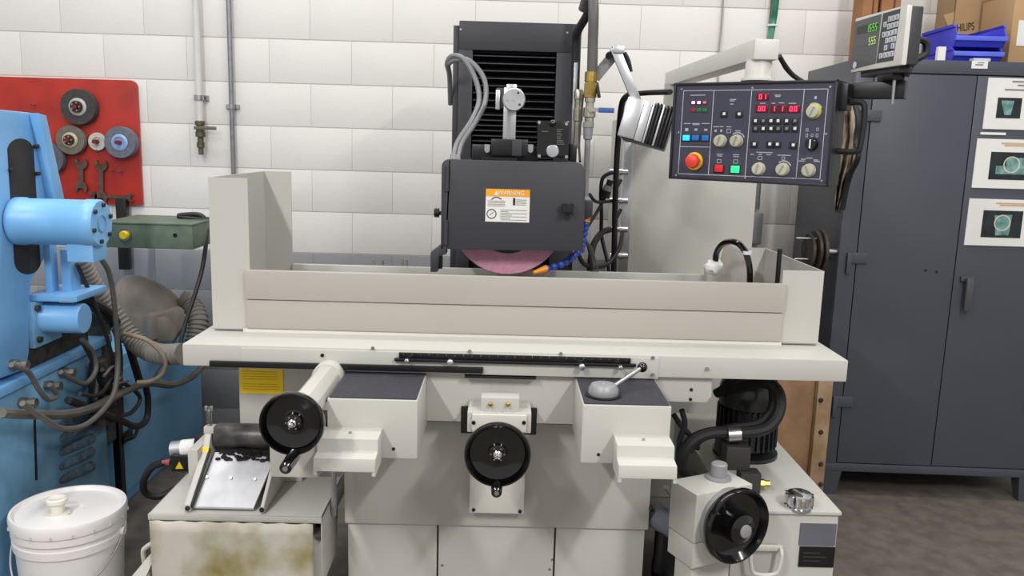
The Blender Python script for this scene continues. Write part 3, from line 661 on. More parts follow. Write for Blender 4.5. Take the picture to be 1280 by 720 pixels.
# segmented coolant nozzles
bl = mat('blue_segment_plastic', (40, 76, 168), .4)
og = mat('orange_nozzle_plastic', (226, 138, 30), .4)
def nozzle(pts, tip, nb):
    P = smooth_path([at(*p) for p in pts], 20)
    for i in range(nb):
        c_ = P[int(i*(len(P)-1)/(nb-1))]
        if i == 0: r0 = MB().ball(c_, .0115, 10).build('nozzle_segment', bl, g)
        else: MB().ball(c_, .0115, 10).build('nozzle_segment', bl, g)
    a_, b_ = at(*tip[0]), at(*tip[1]); MB().cyl(a_, b_, .012, .006, 12).build('nozzle_tip', og, g)
nozzle([(726, 312, 2.6), (716, 321, 2.56), (703, 330, 2.52), (684, 336, 2.47)], ((683, 336, 2.47), (667, 341, 2.45)), 8)
nozzle([(732, 280, 2.6), (731, 290, 2.61), (729, 302, 2.62), (727, 312, 2.62)], ((733, 277, 2.6), (735, 270, 2.6)), 6)
MB().pbox(729, 741, 251, 272, 2.58, 2.63).build('nozzle_manifold', darkgrey, g, bev=.003)
# cables by the cabinet
MB().tube([at(787, 118, 2.95), at(778, 128, 2.98), at(774, 160, 3.1), at(771, 200, 3.15), at(769, 250, 3.15), at(768, 300, 3.15), at(767, 345, 3.15)], .011, 10).build('power_cable', rubber, g)
MB().tube([at(786, 118, 2.95), at(810, 116, 2.9), at(838, 115, 2.7)], .009, 8).build('power_cable', rubber, g)
MB().tube([at(766, 215, 3.1), at(754, 222, 3.1), at(751, 240, 3.1), at(752, 270, 3.1), at(752, 295, 3.1), at(760, 330, 3.05), at(761, 350, 3.05)], .007, 8).build('cable', rubber, g)
MB().tube([at(737, 243, 2.9), at(745, 252, 3.0), at(758, 252, 3.1), at(768, 251, 3.2)], .006, 8).build('cable', rubber, g)
MB().tube([at(762, 287, 3.2), at(752, 291, 3.1), at(742, 306, 3.0), at(738, 330, 2.95), at(737, 350, 2.95)], .012, 10).build('cable', rubber, g)
MB().tube([at(778, 290, 3.2), at(774, 310, 3.1), at(762, 328, 3.05), at(745, 334, 3.0), at(730, 330, 2.9), at(722, 316, 2.8)], .008, 8).build('cable', rubber, g)
MB().tube([at(776, 225, 3.2), at(771, 234, 3.18)], .007, 8).build('cable', rubber, g)
MB().tube([at(776, 262, 3.2), at(771, 272, 3.18)], .007, 8).build('cable', rubber, g)
for k in range(3):
    MB().tube([at(731, 296+k, 2.7), at(735+k*2, 310, 2.75), at(738+k*3, 325, 2.8), at(740+k*5, 350, 2.85)], .0035, 6).build('cable', greycable if k else darkcable, g)
a_, b_ = at(763, 225, 3.08), at(756, 247, 3.08); d_ = b_-a_
MB().cyl(a_, a_+d_*.35, .012, n=10).cyl(a_+d_*.62, b_, .017, n=8).build('plug', rubber, g); MB().cyl(a_+d_*.33, a_+d_*.64, .0165, n=8).build('plug_collar', greymetal, g)
MB().tube([b_, at(748, 262, 3.05), at(738, 278, 2.95), at(733, 285, 2.9)], .006, 8).build('cable', rubber, g)
# pendant arm on the cabinet
ax0, ax1 = at(943, 62, 2.32).x, at(974, 62, 2.32).x
MB().prism([(ax0, 2.32, 1.694), (ax1, 2.32, 1.694), (ax1, 2.32, 1.748), (ax0, 2.32, 1.748)], (-.035, 1.1, 0)).build('pendant_arm', mat('arm_white_paint', (212, 210, 203), .42, var=.02), g, bev=.004)
MB().cyl(((ax0+ax1)/2, 2.365, 1.747), ((ax0+ax1)/2, 2.365, 1.7495), .028, n=24).build('arm_cap', greymetal, g)
MB().cyl(((ax0+ax1)/2-.03, 3.36, 1.56), ((ax0+ax1)/2-.03, 3.36, 1.70), .05, n=24).build('arm_pivot', cream, g)
MB().lathe(((ax0+ax1)/2-.005, 2.365, 1.64), (0, 0, 1), [(.046, 0), (.046, .006), (.036, .008), (.036, .047), (.034, .05), (.034, .058)], 28).build('arm_post', MATS['arm_white_paint'], g)
MB().tube([at(974, 70, 2.42), at(980, 80, 2.44), at(990, 93, 2.46), at(1006, 104, 2.46)], .007, 8).build('pendant_cable', rubber, g)
MB().tube([at(975, 73, 2.44), at(983, 87, 2.46), at(994, 97, 2.48), at(1010, 106, 2.48)], .005, 8).build('pendant_cable', rubber, g)
# handwheels
def handwheel(c, ax, R, hang, hx, hl=.06, hub='dome'):
    a, b, n_ = frame(ax); c = Vector(c)
    w = MB().lathe(c, n_, [(R*.25, -.02), (R*.8, -.012), (R*.93, .004), (R*.97, .0), (R, .006), (R, .017), (R*.975, .022), (R*.93, .022), (R*.90, .016), (R*.82, .004), (R*.5, -.006), (R*.3, -.004), (R*.27, .008), (R*.1, .011)], 56).build('handwheel', blackgloss, g)
    if hub == 'dome':
        MB().lathe(c, n_, [(R*.13, .008), (R*.13, .016), (R*.09, .018), (R*.09, .028), (R*.05, .031)], 18).build('hub_nut', chrome, w)
        for k in range(6):
            t = 2*PI*k/6; q = c+a*math.cos(t)*R*.2+b*math.sin(t)*R*.2
            MB().cyl(q+n_*.009, q+n_*.012, .002, n=6).build('hub_screw', steel, w)
    else:
        MB().lathe(c, n_, [(R*.42, -.006), (R*.42, .016), (R*.38, .034), (R*.26, .04), (R*.2, .043)], 30).build('hub', blackgloss, w)
        MB().lathe(c, n_, [(R*.17, .042), (R*.17, .047), (R*.14, .048)], 24).build('hub_cap', greymetal, w)
    if hang is not None:
        q = c + Vector((hang[0], 0, hang[1])) + n_*.012
        MB().lathe(q, n_, [(.008, -.006), (.008, .004), (.0125, .006), (.0145, hl*.5), (.013, hl), (.009, hl+.003), (.005, hl+.001)], 16).build('crank_handle', blackgloss, w)
        MB().cyl(q+n_*(hl+.0005), q+n_*(hl+.004), .006, n=12).build('handle_screw', steel, w)
    return w
cL = at(367, 527, 1.76); handwheel(cL, (0, -1, 0), .0715, (.006, -.069), 0, .085)
h0 = Vector((cL.x, 2.17, cL.z+.0))
MB().prism([(cL.x+.036*math.cos(PI/8+k*PI/4), 1.80, cL.z+.036*math.sin(PI/8+k*PI/4)) for k in range(8)], (0, .34, 0)).build('feed_shaft_housing', cream, g, bev=.003)
MB().lathe((cL.x, 2.10, cL.z), (0, 1, 0), [(.04, 0), (.04, .05)], 24).build('shaft_collar', cream, g, bev=.003)
MB().cyl((cL.x, 1.768, cL.z), (cL.x, 1.81, cL.z), .02, n=20).build('wheel_spacer', greymetal, g)
x_0, x_1 = at(337, 575, 1.86).x, at(398, 575, 1.86).x
MB().box(x_0, x_1, 1.86, 2.0, at(367, 597, 1.86).z, at(367, 535, 1.86).z).build('gear_bracket', cream, g, bev=.004)
cC = at(622, 566, 1.97); handwheel(cC, (0, -1, 0), .083, (.0, -.078), 0, .05)
MB().cyl((cC.x, 1.99, cC.z), (cC.x, 2.2, cC.z), .03, n=24).build('wheel_shaft', greymetal, g)
MB().pbox(576, 671, 509, 543, 2.165, 2.172).build('recess_plate', black, g, bev=.004)
MB().pbox(584, 664, 516, 541, 2.06, 2.168).build('bearing_block', cream, g, bev=.003)
MB().pbox(590, 658, 519, 540, 2.05, 2.061).build('bearing_face', white_plate, g, bev=.002)
for x in (592, 655):
    p = at(x, 528, 2.05); MB().cyl(p, p+Vector((0, -.004, 0)), .005, n=10).build('screw', black, g)
MB().pbox(601, 649, 497.5, 516, 2.07, 2.12).build('sight_block', cream, g, bev=.002)
for x in (613, 635):
    p = at(x, 505, 2.07); MB().lathe(p, (0, -1, 0), [(.006, 0), (.006, .006), (.004, .007), (.004, .012)], 8).build('oil_nipple', brass, g)
MB().pbox(587, 656, 570, 642, 2.21, 2.251).build('mounting_plate', white_plate, g, bev=.003)
for (x, y) in ((592, 637), (650, 639)):
    p = at(x, y, 2.21); MB().cyl(p, p+Vector((0, -.004, 0)), .005, n=10).build('screw', black, g)
# right gearbox, turned outwards
ga = at(871, 619, Z=.6); gbb = at(941, 605, Z=.6); yw = math.atan2(gbb.y-ga.y, gbb.x-ga.x)
GM = Matrix.Translation((ga.x, ga.y, 0)) @ Matrix.Rotation(yw, 4, 'Z'); wG = (gbb-ga).length
MB(GM).box(0, wG, 0, .105, .47, .6).build('gearbox', cream, g, bev=.003)
MB(GM).box(.001, wG-.001, .001, .104, .40, .468).build('gearbox_lower', cream, g, bev=.003)
MB(GM).box(.025, wG-.03, .03, .10, 0, .40).build('gearbox_post', cream, g, bev=.003)
p = at(898, 598, Z=.6); MB().lathe(p, (0, 0, 1), [(.033, 0), (.033, .006), (.02, .008), (.021, .012), (.021, .04), (.018, .043)], 24).build('oil_cap', greymetal, g)
nG = (GM.to_3x3() @ Vector((0, -1, 0))).normalized()
cR = GM @ Vector((.0, 0, .5)); 
fc = at(917, 655, 1.97)
cR = fc
handwheel(cR, nG, .099, None, 0, hub='cap')
MB().lathe(cR-nG*.07, nG, [(.05, 0), (.05, .02), (.078, .022), (.086, .04), (.086, .056)], 32).build('dial_ring', greymetal, g)
pass
# pump parts between bed and gearbox
a_, b_ = at(812, 640, 2.3), at(845, 660, 2.3)
MB().lathe(a_, (b_-a_), [(.012, 0), (.03, .004), (.036, .02), (.036, .09)], 20).build('feed_pump', mat('bluegrey_cast', (128, 132, 145), .45), g)
MB().cyl(at(815, 634, 2.26), at(812, 636, 2.26), .014, n=12).build('pump_cap', black, g)
MB().tube([at(832, 608, 2.28), at(845, 625, 2.3), at(860, 650, 2.3)], .008, 8).build('pump_pipe', greymetal, g)
MB().lathe(at(843, 700, 2.45), (0, 0, 1), [(.07, -.3), (.07, -.01), (.066, 0), (.066, .1)], 28).build('pump_body', mat('dark_pump', (46, 46, 48), .5), g)
MB().tube([at(828, 665, 2.3), at(826, 690, 2.3), at(822, 712, 2.32)], .016, 8).build('pump_hose', rubber, g)
# lever on the right pad
pl_ = at(754, 494, Z=.84)
MB().lathe((pl_.x, pl_.y, .8395), (0, 0, 1), [(.045, 0), (.045, .003), (.03, .004)], 32).build('lever_gasket', black, g)
MB().lathe((pl_.x, pl_.y, .842), (0, 0, 1), [(.036, 0), (.038, .004), (.037, .016), (.031, .026), (.026, .028), (.008, .028), (.006, .025)], 32).build('lever_boss', greymetal, g)
e_ = at(803, 459, 2.09); s_ = Vector((pl_.x+.02, pl_.y+.01, .856))
lv = MB().cyl(s_, e_, .0055, n=12).build('table_lever', alu, g)
MB().ball(e_, .0135, 16).build('lever_knob', blackgloss, lv)
# tank-side cable run under the saddle at right
for (rr_, pts) in ((.017, [(905, 488, 2.5), (928, 482, 2.42), (955, 478, 2.34), (973, 490, 2.3), (974, 515, 2.28), (958, 535, 2.26), (925, 541, 2.25), (890, 541, 2.24), (864, 552, 2.22), (852, 575, 2.22), (856, 590, 2.24), (870, 598, 2.3)]),
                   (.015, [(895, 492, 2.5), (925, 476, 2.45), (950, 470, 2.4), (966, 485, 2.34), (965, 512, 2.32), (948, 530, 2.3), (915, 536, 2.3), (880, 545, 2.3), (860, 562, 2.28)]),
                   (.008, [(852, 512, 2.25), (856, 530, 2.25), (850, 550, 2.25), (848, 575, 2.25)]),
                   (.008, [(842, 518, 2.3), (850, 530, 2.3), (863, 545, 2.3), (872, 560, 2.35)])):
    MB().tube([at(*p) for p in pts], rr_, 10).build('hydraulic_hose', rubber, g)
MB().lathe(at(917, 543, 2.24), (1, 0, .1), [(.019, -.02), (.022, -.018), (.022, .018), (.019, .02)], 12).build('hose_clamp', steel, g)

# ------------------------------------------------------------------ hydraulic tank with motor
ht = thing('hydraulic_tank', 'cream hydraulic tank with chrome filler cap and white pull handle', 'tank', (.78, 2.4, 0))
MB().box(.64, .924, 2.10, 2.9, .0, .49).build('body', cream, ht, bev=.004)
MB().box(.632, .928, 2.092, 2.91, .49, .5).build('lid', cream, ht, bev=.002)
p = at(998, 634, Z=.5)
fcap = MB().lathe(p, (0, 0, 1), [(.037, 0), (.037, .005), (.031, .006), (.031, .014), (.034, .016), (.034, .034), (.031, .042), (.02, .047), (.005, .048)], 32).build('filler_cap', chrome, ht)
for k in range(10):
    t = 2*PI*k/10; MB().cyl(p+Vector((math.cos(t)*.0335, math.sin(t)*.0335, .014)), p+Vector((math.cos(t)*.0325, math.sin(t)*.0325, .038)), .0065, n=8).build('cap_rib', chrome, fcap)
MB().pbox(1000, 1045, 655, 682, 2.096, 2.101).build('name_plate', mat('grey_plate', (98, 98, 108), .5), ht)
bp_ = MB().pbox(999, 1043, 684, 709, 2.096, 2.101).build('black_plate', black, ht)
m = MB()
for k in range(3):
    q_ = at(1004, 691+k*5, 2.0955); m.box(q_.x, q_.x+.045+.02*(k % 2), 2.0953, 2.0962, q_.z-.001, q_.z+.001)
m.build('plate_lines', mat('faint_print', (60, 60, 64), .6), bp_)
pa, pb_ = at(938, 688, 2.07), at(977, 688, 2.07); pc = at(957, 716, 2.07).z
MB().tube([(pa.x, 2.1, pa.z), (pa.x, 2.07, pa.z), (pa.x+.002, 2.065, (pa.z+pc)/2), (pa.x+.015, 2.065, pc), (pb_.x-.015, 2.065, pc), (pb_.x-.002, 2.065, (pa.z+pc)/2), (pb_.x, 2.07, pa.z), (pb_.x, 2.1, pa.z)], .0055, 8).build('handle', white_plate, ht)
MB().box(pa.x-.008, pb_.x+.008, 2.08, 2.092, pa.z-.007, pa.z+.008).build('handle_bar', white_plate, ht, bev=.004)
mt = thing('electric_motor', 'black finned electric motor standing upright on the hydraulic tank', 'motor', (at(947, 582, Z=.5).x, 2.55, .5))
mx, my = mt.location.x-.01, 2.52; mr = .088
fm = mat('black_motor_paint', (30, 34, 36), .4, var=.1)
MB().lathe((mx, my, .5), (0, 0, 1), [(.1, 0), (.1, .012), (.05, .014), (.05, .03), (mr*.95, .032), (mr*.95, .165), (.05, .166)], 36).build('stator', fm, mt)
MB().lathe((mx, my, .664), (0, 0, 1), [(mr*1.04, 0), (mr*1.06, .03), (mr*1.04, .055), (mr*.94, .08), (mr*.75, .094), (mr*.3, .1)], 36).build('fan_cowl', mat('cowl_black', (44, 46, 48), .22), mt)
fin = None
for k in range(30):
    t = 2*PI*k/30
    if fin is None:
        fin = MB().box(mr*.9, mr*1.08, -.0028, .0028, .035, .160).build('fin', fm, mt, local=True)
        fin.location = (mx-mt.location.x, my-mt.location.y, 0); fin.rotation_euler = (0, 0, t)
    else:
        c_ = inst(fin, fin.location, mt); c_.rotation_euler = (0, 0, t)
p = at(920, 565, 2.40); MB().box(p.x-.05, p.x+.03, 2.38, 2.47, p.z-.02, p.z+.05).build('terminal_box', fm, mt, bev=.008)
p = at(918, 560, 2.375); MB().lathe(p, (0, -1, 0), [(.014, 0), (.014, .012), (.01, .013)], 6).build('gland', rubber, mt)
vb = thing('valve_block', 'dark hydraulic valve block with brass fitting behind the turned handwheel', 'valve', at(945, 618, Z=.5))
q = at(938, 618, Z=.5); dm = mat('dark_iron', (62, 60, 58), .5, .3, var=.1)
MB().box(q.x-.03, q.x+.028, q.y, q.y+.05, .5, .56).build('block', dm, vb, bev=.004)
MB().box(q.x-.07, q.x+.0, q.y+.02, q.y+.08, .56, .63).build('solenoid', dm, vb, bev=.006)
MB().lathe((q.x+.028, q.y+.02, .525), (1, 0, 0), [(.013, 0), (.013, .014), (.009, .015), (.009, .03), (.004, .032)], 6).build('brass_fitting', brass, vb)

# ------------------------------------------------------------------ work lamp
wl_ = thing('work_lamp', 'silver machine lamp with folded flat arm and ribbed black head', 'lamp', at(749, 95, 2.76))
wl_.rotation_euler = (0, 0, 0); wl_.matrix_basis = Matrix.Translation(wl_.location)
def bar(p0, p1, w, t, m, name):
    d = (p1-p0).normalized(); n = Vector((-d.z, 0, d.x)).normalized()
    MB().prism([p0+n*w/2, p1+n*w/2, p1-n*w/2, p0-n*w/2], (0, t, 0)).build(name, m, wl_, bev=.002)
jt = at(771, 62, 2.72)
bar(at(744, 97, 2.74), at(772, 63, 2.74), .034, .012, greymetal, 'lower_arm')
bar(at(768, 58, 2.70), at(797, 128, 2.70), .03, .014, alu, 'upper_arm')
MB().pbox(766, 781, 57, 66, 2.69, 2.76).build('elbow', alu, wl_, bev=.003)
MB().tube([at(780, 66, 2.74), at(785, 76, 2.74), at(788, 90, 2.74)], .008, 8).build('tension_spring', rubber, wl_)
MB().cyl(at(763, 68, 2.73), at(763, 68, 2.66)+Vector((0, .04, 0)), .011, n=14).build('elbow_knob', black, wl_)
HM = Matrix.Translation(at(790, 148, 2.62)) @ Matrix.Rotation(math.radians(-16), 4, 'Y').inverted() @ Matrix.Rotation(math.radians(-22), 4, 'Z')
HM = Matrix.Translation(at(806, 153, 2.62)) @ Matrix.Rotation(math.radians(14), 4, 'Y') @ Matrix.Rotation(math.radians(-14), 4, 'Z')
MB(HM).box(-.068, -.015, -.035, .06, -.062, .062).build('head', alu, wl_, bev=.006)
MB(HM).box(-.015, .01, -.033, .058, -.062, .062).build('head_band', alu, wl_, bev=.002)
for k in range(6):
    MB(HM).box(.012+k*.0105, .018+k*.0105, -.034, .06, -.064, .064).build('heat_fin', black if k % 3 else alu, wl_, bev=.001)
MB(HM).box(.01, .076, -.025, .05, -.055, .055).build('head_core', black, wl_)
MB(HM).box(.074, .082, -.034, .06, -.066, .066).build('head_rim', black, wl_, bev=.002)
MB(HM).box(-.05, .08, -.036, .06, -.068, -.063).build('lens_frame', black, wl_)

# ------------------------------------------------------------------ control pendant
pL, pR = at(840, 165, 2.47), at(1042, 168, 2.185)
psi = math.atan2(pR.y-pL.y, pR.x-pL.x); PW = math.hypot(pR.x-pL.x, pR.y-pL.y); pz0 = 1.362; PH = 1.636-pz0
cp = thing('control_pendant', 'dark control pendant with red displays, knobs and emergency stop', 'control panel', (pL.x, pL.y, pz0), psi)
pane = mat('pendant_face', (58, 58, 76), .45, var=.03)
MB().box(0, PW, .004, .085, 0, PH).build('housing', mat('pendant_black', (26, 26, 30), .4), cp, local=True, bev=.006)
fr = .012
for q in ((0, PW, PH-fr*.6, PH), (0, PW, 0, fr*.6), (0, fr*.6, 0, PH), (PW-fr*.6, PW, 0, PH)):
    MB().box(q[0], q[1], -.006, .006, q[2], q[3]).build('bezel', MATS['pendant_black'], cp, local=True, bev=.002)
MB().box(fr*.5, PW-fr*.5, -.001, .005, fr*.5, PH-fr*.5).build('face_plate', pane, cp, local=True)
S7 = 1016/240
def c7(x, y, yl=0): return onp(cp, 820+x/S7, 80+y/S7, yl)
lines = MB()
def lseg(a, b, w=.0011):
    (xa, za), (xb, zb_) = c7(*a), c7(*b); d = Vector((xb-xa, 0, zb_-za)).normalized(); n = Vector((-d.z, 0, d.x))*w/2
    A, B = Vector((xa, -.0018, za)), Vector((xb, -.0018, zb_)); lines.prism([A+n, B+n, B-n, A-n], (0, .001, 0))
for a, b in (((148, 142), (912, 132)), ((912, 132), (868, 610)), ((868, 610), (118, 580)), ((118, 580), (148, 142)), ((308, 142), (278, 585)), ((508, 138), (472, 595)), ((786, 135), (742, 603)), ((130, 437), (288, 440))): lseg(a, b)
lines.build('printed_frame', whiteink, cp, local=True)
def knob(cx, cy, r, m, pointer=True, name='selector_knob', ang=0.0, h=.016, bm=None):
    x, z = c7(cx, cy, -.008); r = r/S7*2.35/F
    k = MB().lathe((x, -.001, z), (0, -1, 0), [(r*1.08, 0), (r*1.08, .003), (r, .005), (r*.94, h), (r*.85, h+.0015), (.001, h+.002)], 28).build(name, m, cp, local=True)
    if pointer:
        d = Vector((math.sin(ang), 0, math.cos(ang))); n = Vector((d.z, 0, -d.x)); c = Vector((x, -h-.0042, z))
        MB().prism([c+d*r*.8+n*r*.12, c+d*r*.8-n*r*.12, c-d*r*.7-n*r*.12, c-d*r*.7+n*r*.12], (0, .003, 0)).build('pointer', bm or greymetal, k, local=True)
    return k
beige = mat('beige_knob', (186, 184, 162), .45)
for (x, y, a_) in ((338, 407, .3), (424, 407, .3), (541, 555, .2), (668, 558, .5), (806, 563, -.4)): knob(x, y, 31, beige, ang=a_)
knob(832, 250, 34, mat('yellow_ring_knob', (196, 190, 80), .5), pointer=False, name='override_ring', h=.008)
knob(831, 252, 31, beige, ang=.4)
knob(822, 424, 29, blackgloss, ang=0, bm=whiteink)
x, z = c7(206, 514); u_ = 2.42/F/S7
MB().lathe((x, -.001, z), (0, -1, 0), [(46*u_, 0), (46*u_, .005), (40*u_, .006)], 32).build('stop_ring', yellow, cp, local=True)
x, z = c7(196, 514, -.02)
MB().lathe((x+.002, -.005, z), (0, -1, 0), [(24*u_, 0), (24*u_, .014), (36*u_, .017), (38*u_, .024), (34*u_, .032), (20*u_, .036), (.001, .037)], 32).build('emergency_stop', mat('red_mushroom', (226, 66, 52), .35), cp, local=True)
def pbut(cx, cy, w, h, m, name='push_button', d=.006):
    x, z = c7(cx, cy, -d); k = 2.38/F/S7
    return MB().box(x-w/2*k*1.08, x+w/2*k*1.08, -d, -.0005, z-h/2*k, z+h/2*k).build(name, m, cp, local=True, bev=.0012)
lit_blue = mat('lit_blue', (30, 170, 250), .4, emit=1.2); dim_blue = mat('blue_button', (26, 96, 170), .4, emit=.25)
for x_ in (158, 207, 258): pbut(x_, 390, 46, 38, black, 'button_well', .003)
pbut(158, 390, 36, 28, lit_blue); pbut(207, 390, 36, 28, dim_blue); pbut(258, 391, 36, 28, dim_blue)
pbut(331, 554, 54, 46, black, 'button_well', .003); pbut(331, 552, 42, 36, mat('red_button', (210, 28, 34), .4, emit=.15))
pbut(417, 557, 54, 46, black, 'button_well', .003); pbut(417, 557, 42, 36, mat('lit_green', (40, 220, 130), .4, emit=.8))
for i, x_ in enumerate((196, 226, 256)):
    pbut(x_, 204, 26, 22, mat('lamp_housing', (90, 30, 40), .4), 'lamp_bezel', .003)
    pbut(x_, 204, 16, 13, mat('lit_white_pink', (250, 190, 225), .4, emit=1.3) if i < 2 else mat('lamp_tan', (190, 150, 120), .4), 'indicator', .005)
    pbut(x_, 244, 26, 18, mat('lamp_red', (150, 30, 36), .4) if i == 0 else mat('lamp_green', (30, 110, 62), .4), 'indicator', .004)
key = mat('keypad_black', (22, 22, 26), .4)
def smallkey(x_, y_, w=30, h=34):
    b = pbut(x_, y_, w, h, key, 'key', .004)
    x, z = c7(x_+2, y_-2, -.0045); k = 2.38/F/S7
    MB().box(x-7*k, x+7*k, -.0046, -.0038, z-7*k, z+7*k).build('key_symbol', whiteink if (x_+y_) % 3 else inkgrey, b, local=True)
for j, y_ in enumerate((302, 343)):
    for i, x_ in enumerate((524, 565, 606, 644, 689, 733)): smallkey(x_, y_)
for (x_, y_) in ((518, 425), (600, 425), (640, 426), (724, 430), (358, 265), (438, 266)): smallkey(x_, y_, 34, 36)
red = mat('red_led', (255, 40, 80), .4, emit=2.2); redw = mat('led_window', (86, 12, 28), .25)
def disp(cx, cy, w, h, s):
    b = pbut(cx, cy, w, h, redw, 'led_display', .003); x, z = c7(cx, cy, -.003); k = 2.36/F/S7; m = MB()
    dw, dh = 15*k, 24*k
    for i, ch in enumerate(s): seg7(m, ch, x+(i-(len(s)-1)/2)*22*k-dw/2, z-dh/2, dw, dh, -.0031, 4*k)
    m.build('led_digits', red, b, local=True)
disp(564, 173, 60, 36, '01'); disp(559, 236, 60, 40, '00'); disp(622, 237, 30, 40, '1'); disp(665, 237, 34, 40, '1'); disp(727, 237, 60, 40, '00')
pr2 = MB()
def dash(x_, y_, w, h=4):
    x, z = c7(x_, y_, -.001); k = 2.38/F/S7; pr2.box(x-w/2*k, x+w/2*k, -.0018, -.0008, z-h/2*k, z+h/2*k)
for q in ((222, 165, 84), (166, 315, 38), (212, 315, 44), (264, 315, 44), (212, 321, 38), (318, 332, 34), (348, 332, 20), (386, 332, 26), (408, 188, 34), (402, 212, 18), (404, 195, 26), (434, 354, 30), (338, 478, 34), (338, 487, 26), (424, 480, 34), (424, 490, 30), (645, 165, 32), (645, 172, 26), (575, 468, 86), (510, 478, 20), (552, 478, 20), (596, 480, 24), (678, 483, 66), (812, 498, 30), (780, 504, 22), (846, 508, 24), (772, 513, 30), (852, 516, 30), (845, 178, 10, 14), (565, 208, 28), (622, 208, 18), (665, 206, 28), (722, 208, 36), (163, 347, 18, 16), (212, 347, 16, 12), (264, 348, 18, 10), (316, 353, 12, 12), (346, 353, 10, 12)): dash(*q)
pr2.build('printed_legends', mat('legend_grey', (176, 178, 186), .6), cp, local=True)
sq = MB()
def outline(x_, y_, w, h):
    for (dx, dy, ww_, hh_) in ((0, -h/2, w, 2.5), (0, h/2, w, 2.5), (-w/2, 0, 2.5, h), (w/2, 0, 2.5, h)):
        x, z = c7(x_+dx, y_+dy, -.001); k = 2.38/F/S7; sq.box(x-ww_/2*k, x+ww_/2*k, -.0018, -.0008, z-hh_/2*k, z+hh_/2*k)
for q in ((386, 354, 20, 20), (334, 514, 20, 18), (422, 516, 22, 18), (550, 497, 22, 16), (674, 500, 14, 16), (800, 348, 10, 14), (855, 346, 10, 14), (798, 378, 10, 16), (826, 378, 10, 12), (852, 378, 10, 16)): outline(*q)
for (x_, y_, r_) in ((432, 400, 40), (676, 552, 42), (840, 246, 42)):
    for k in range(8):
        t0, t1 = math.radians(20+k*14), math.radians(20+(k+1)*14); P = []
        for (tt, rr_) in ((t0, r_), (t1, r_), (t1, r_-6-k*.5*0), (t0, r_-6)):
            x, z = c7(x_+rr_*math.cos(tt), y_-rr_*math.sin(tt), -.001); P.append((x, -.0016, z))
        sq.prism(P, (0, .0008, 0))
sq.build('printed_symbols', MATS['legend_grey'], cp, local=True)
for (x_, y_) in ((138, 133), (512, 127), (924, 121), (901, 370), (878, 618), (474, 602), (108, 588), (122, 362)):
    x, z = c7(x_, y_); MB().cyl((x, -.0005, z), (x, -.003, z), .003, n=10).build('face_screw', steel, cp, local=True)
# grab handle on the right end
MB().tube([(PW-.01, .05, PH*.78), (PW+.045, .05, PH*.8), (PW+.058, .05, PH*.7), (PW+.055, .05, PH*.4), (PW+.045, .05, PH*.34), (PW-.01, .05, PH*.34)], .008, 8).build('grab_handle', rubber, cp, local=True)
# bracket arm for the readout
A_ = at(1052, 115, 2.24); B_ = at(1132, 104, 2.16)
MB().box(PW-.005, PW+.02, .02, .07, PH*.72, PH*.97).build('readout_mount', black, cp, local=True, bev=.003)
d = (B_-A_); d.z = 0; n = Vector((-d.y, d.x, 0)).normalized()
zc = 1.612
MB().prism([(A_.x, A_.y, zc-.02), (B_.x, B_.y, zc-.02), (B_.x, B_.y, zc+.026), (A_.x, A_.y, zc+.018)], n*.05).build('readout_arm', black, cp, bev=.003)
for x in (1116,):
    p = at(x, 120, 2.15); MB().cyl(p-Vector((0, 0, .02)), p+Vector((0, 0, .05)), .004, n=8).build('readout_bolt', steel, cp)

# ------------------------------------------------------------------ digital readout
dL, dR = at(1066, 58, 2.31), at(1131, 40, 2.075)
psd = math.atan2(dR.y-dL.y, dR.x-dL.x); DW = math.hypot(dR.x-dL.x, dR.y-dL.y)
dz0 = (at(1061, 91, 2.31).z+at(1127, 81, 2.075).z)/2; DH = (at(1070, 26, 2.31).z+at(1135, 2, 2.075).z)/2-dz0
dr = thing('digital_readout', 'off-white two-axis digital readout with green digits and keypad', 'digital readout', (dL.x, dL.y, dz0), psd)
MB().box(0, DW, 0, .014, 0, DH).build('front_case', mat('offwhite_case', (214, 212, 206), .4), dr, local=True, bev=.004)
MB().box(.002, DW-.002, .014, .045, .002, DH-.002).build('rear_case', mat('readout_dark', (52, 53, 56), .5), dr, local=True, bev=.004)
S8 = 7.58
def c8(x, y, yl=0): return onp(dr, 1060+x/S8, y/S8, yl)
def quad8(pts, m, name, d=.001, parent=None):
    return MB().prism([(c8(*p)[0], -d, c8(*p)[1]) for p in pts], (0, d+.0005, 0)).build(name, m, parent or dr, local=True)
scr_ = quad8([(75, 205), (320, 132), (262, 602), (22, 662)], mat('readout_face', (84, 86, 90), .3), 'screen_panel')
kp = quad8([(335, 128), (498, 82), (428, 572), (270, 600)], mat('keypad_face', (60, 62, 66), .4), 'keypad_panel')
quad8([(92, 262), (180, 232), (290, 215), (283, 290), (120, 325), (80, 330)], mat('screen_smoke', (30, 34, 32), .2), 'display_window', .0016, scr_)
quad8([(70, 420), (160, 400), (270, 370), (262, 415), (130, 440), (66, 448)], MATS['readout_face'], 'display_window', .0014, scr_)
gled = mat('green_led', (90, 200, 50), .4, emit=.5)
def gd(s, pts, h, m):
    b = MB()
    for ch, (x_, y_) in zip(s, pts):
        x, z = c8(x_, y_, -.0018); seg7(b, ch, x-.004, z-h/2, .0078, h, -.0017, .0017)
    b.build('led_digits', m, scr_, local=True)
gd('1555', ((190, 270), (215, 265), (242, 258), (268, 252)), .019, gled)
gd('555', ((205, 390), (230, 384), (254, 378)), .019, mat('pale_green_led', (190, 220, 120), .4, emit=.35))
keyw = mat('white_key', (206, 210, 218), .4)
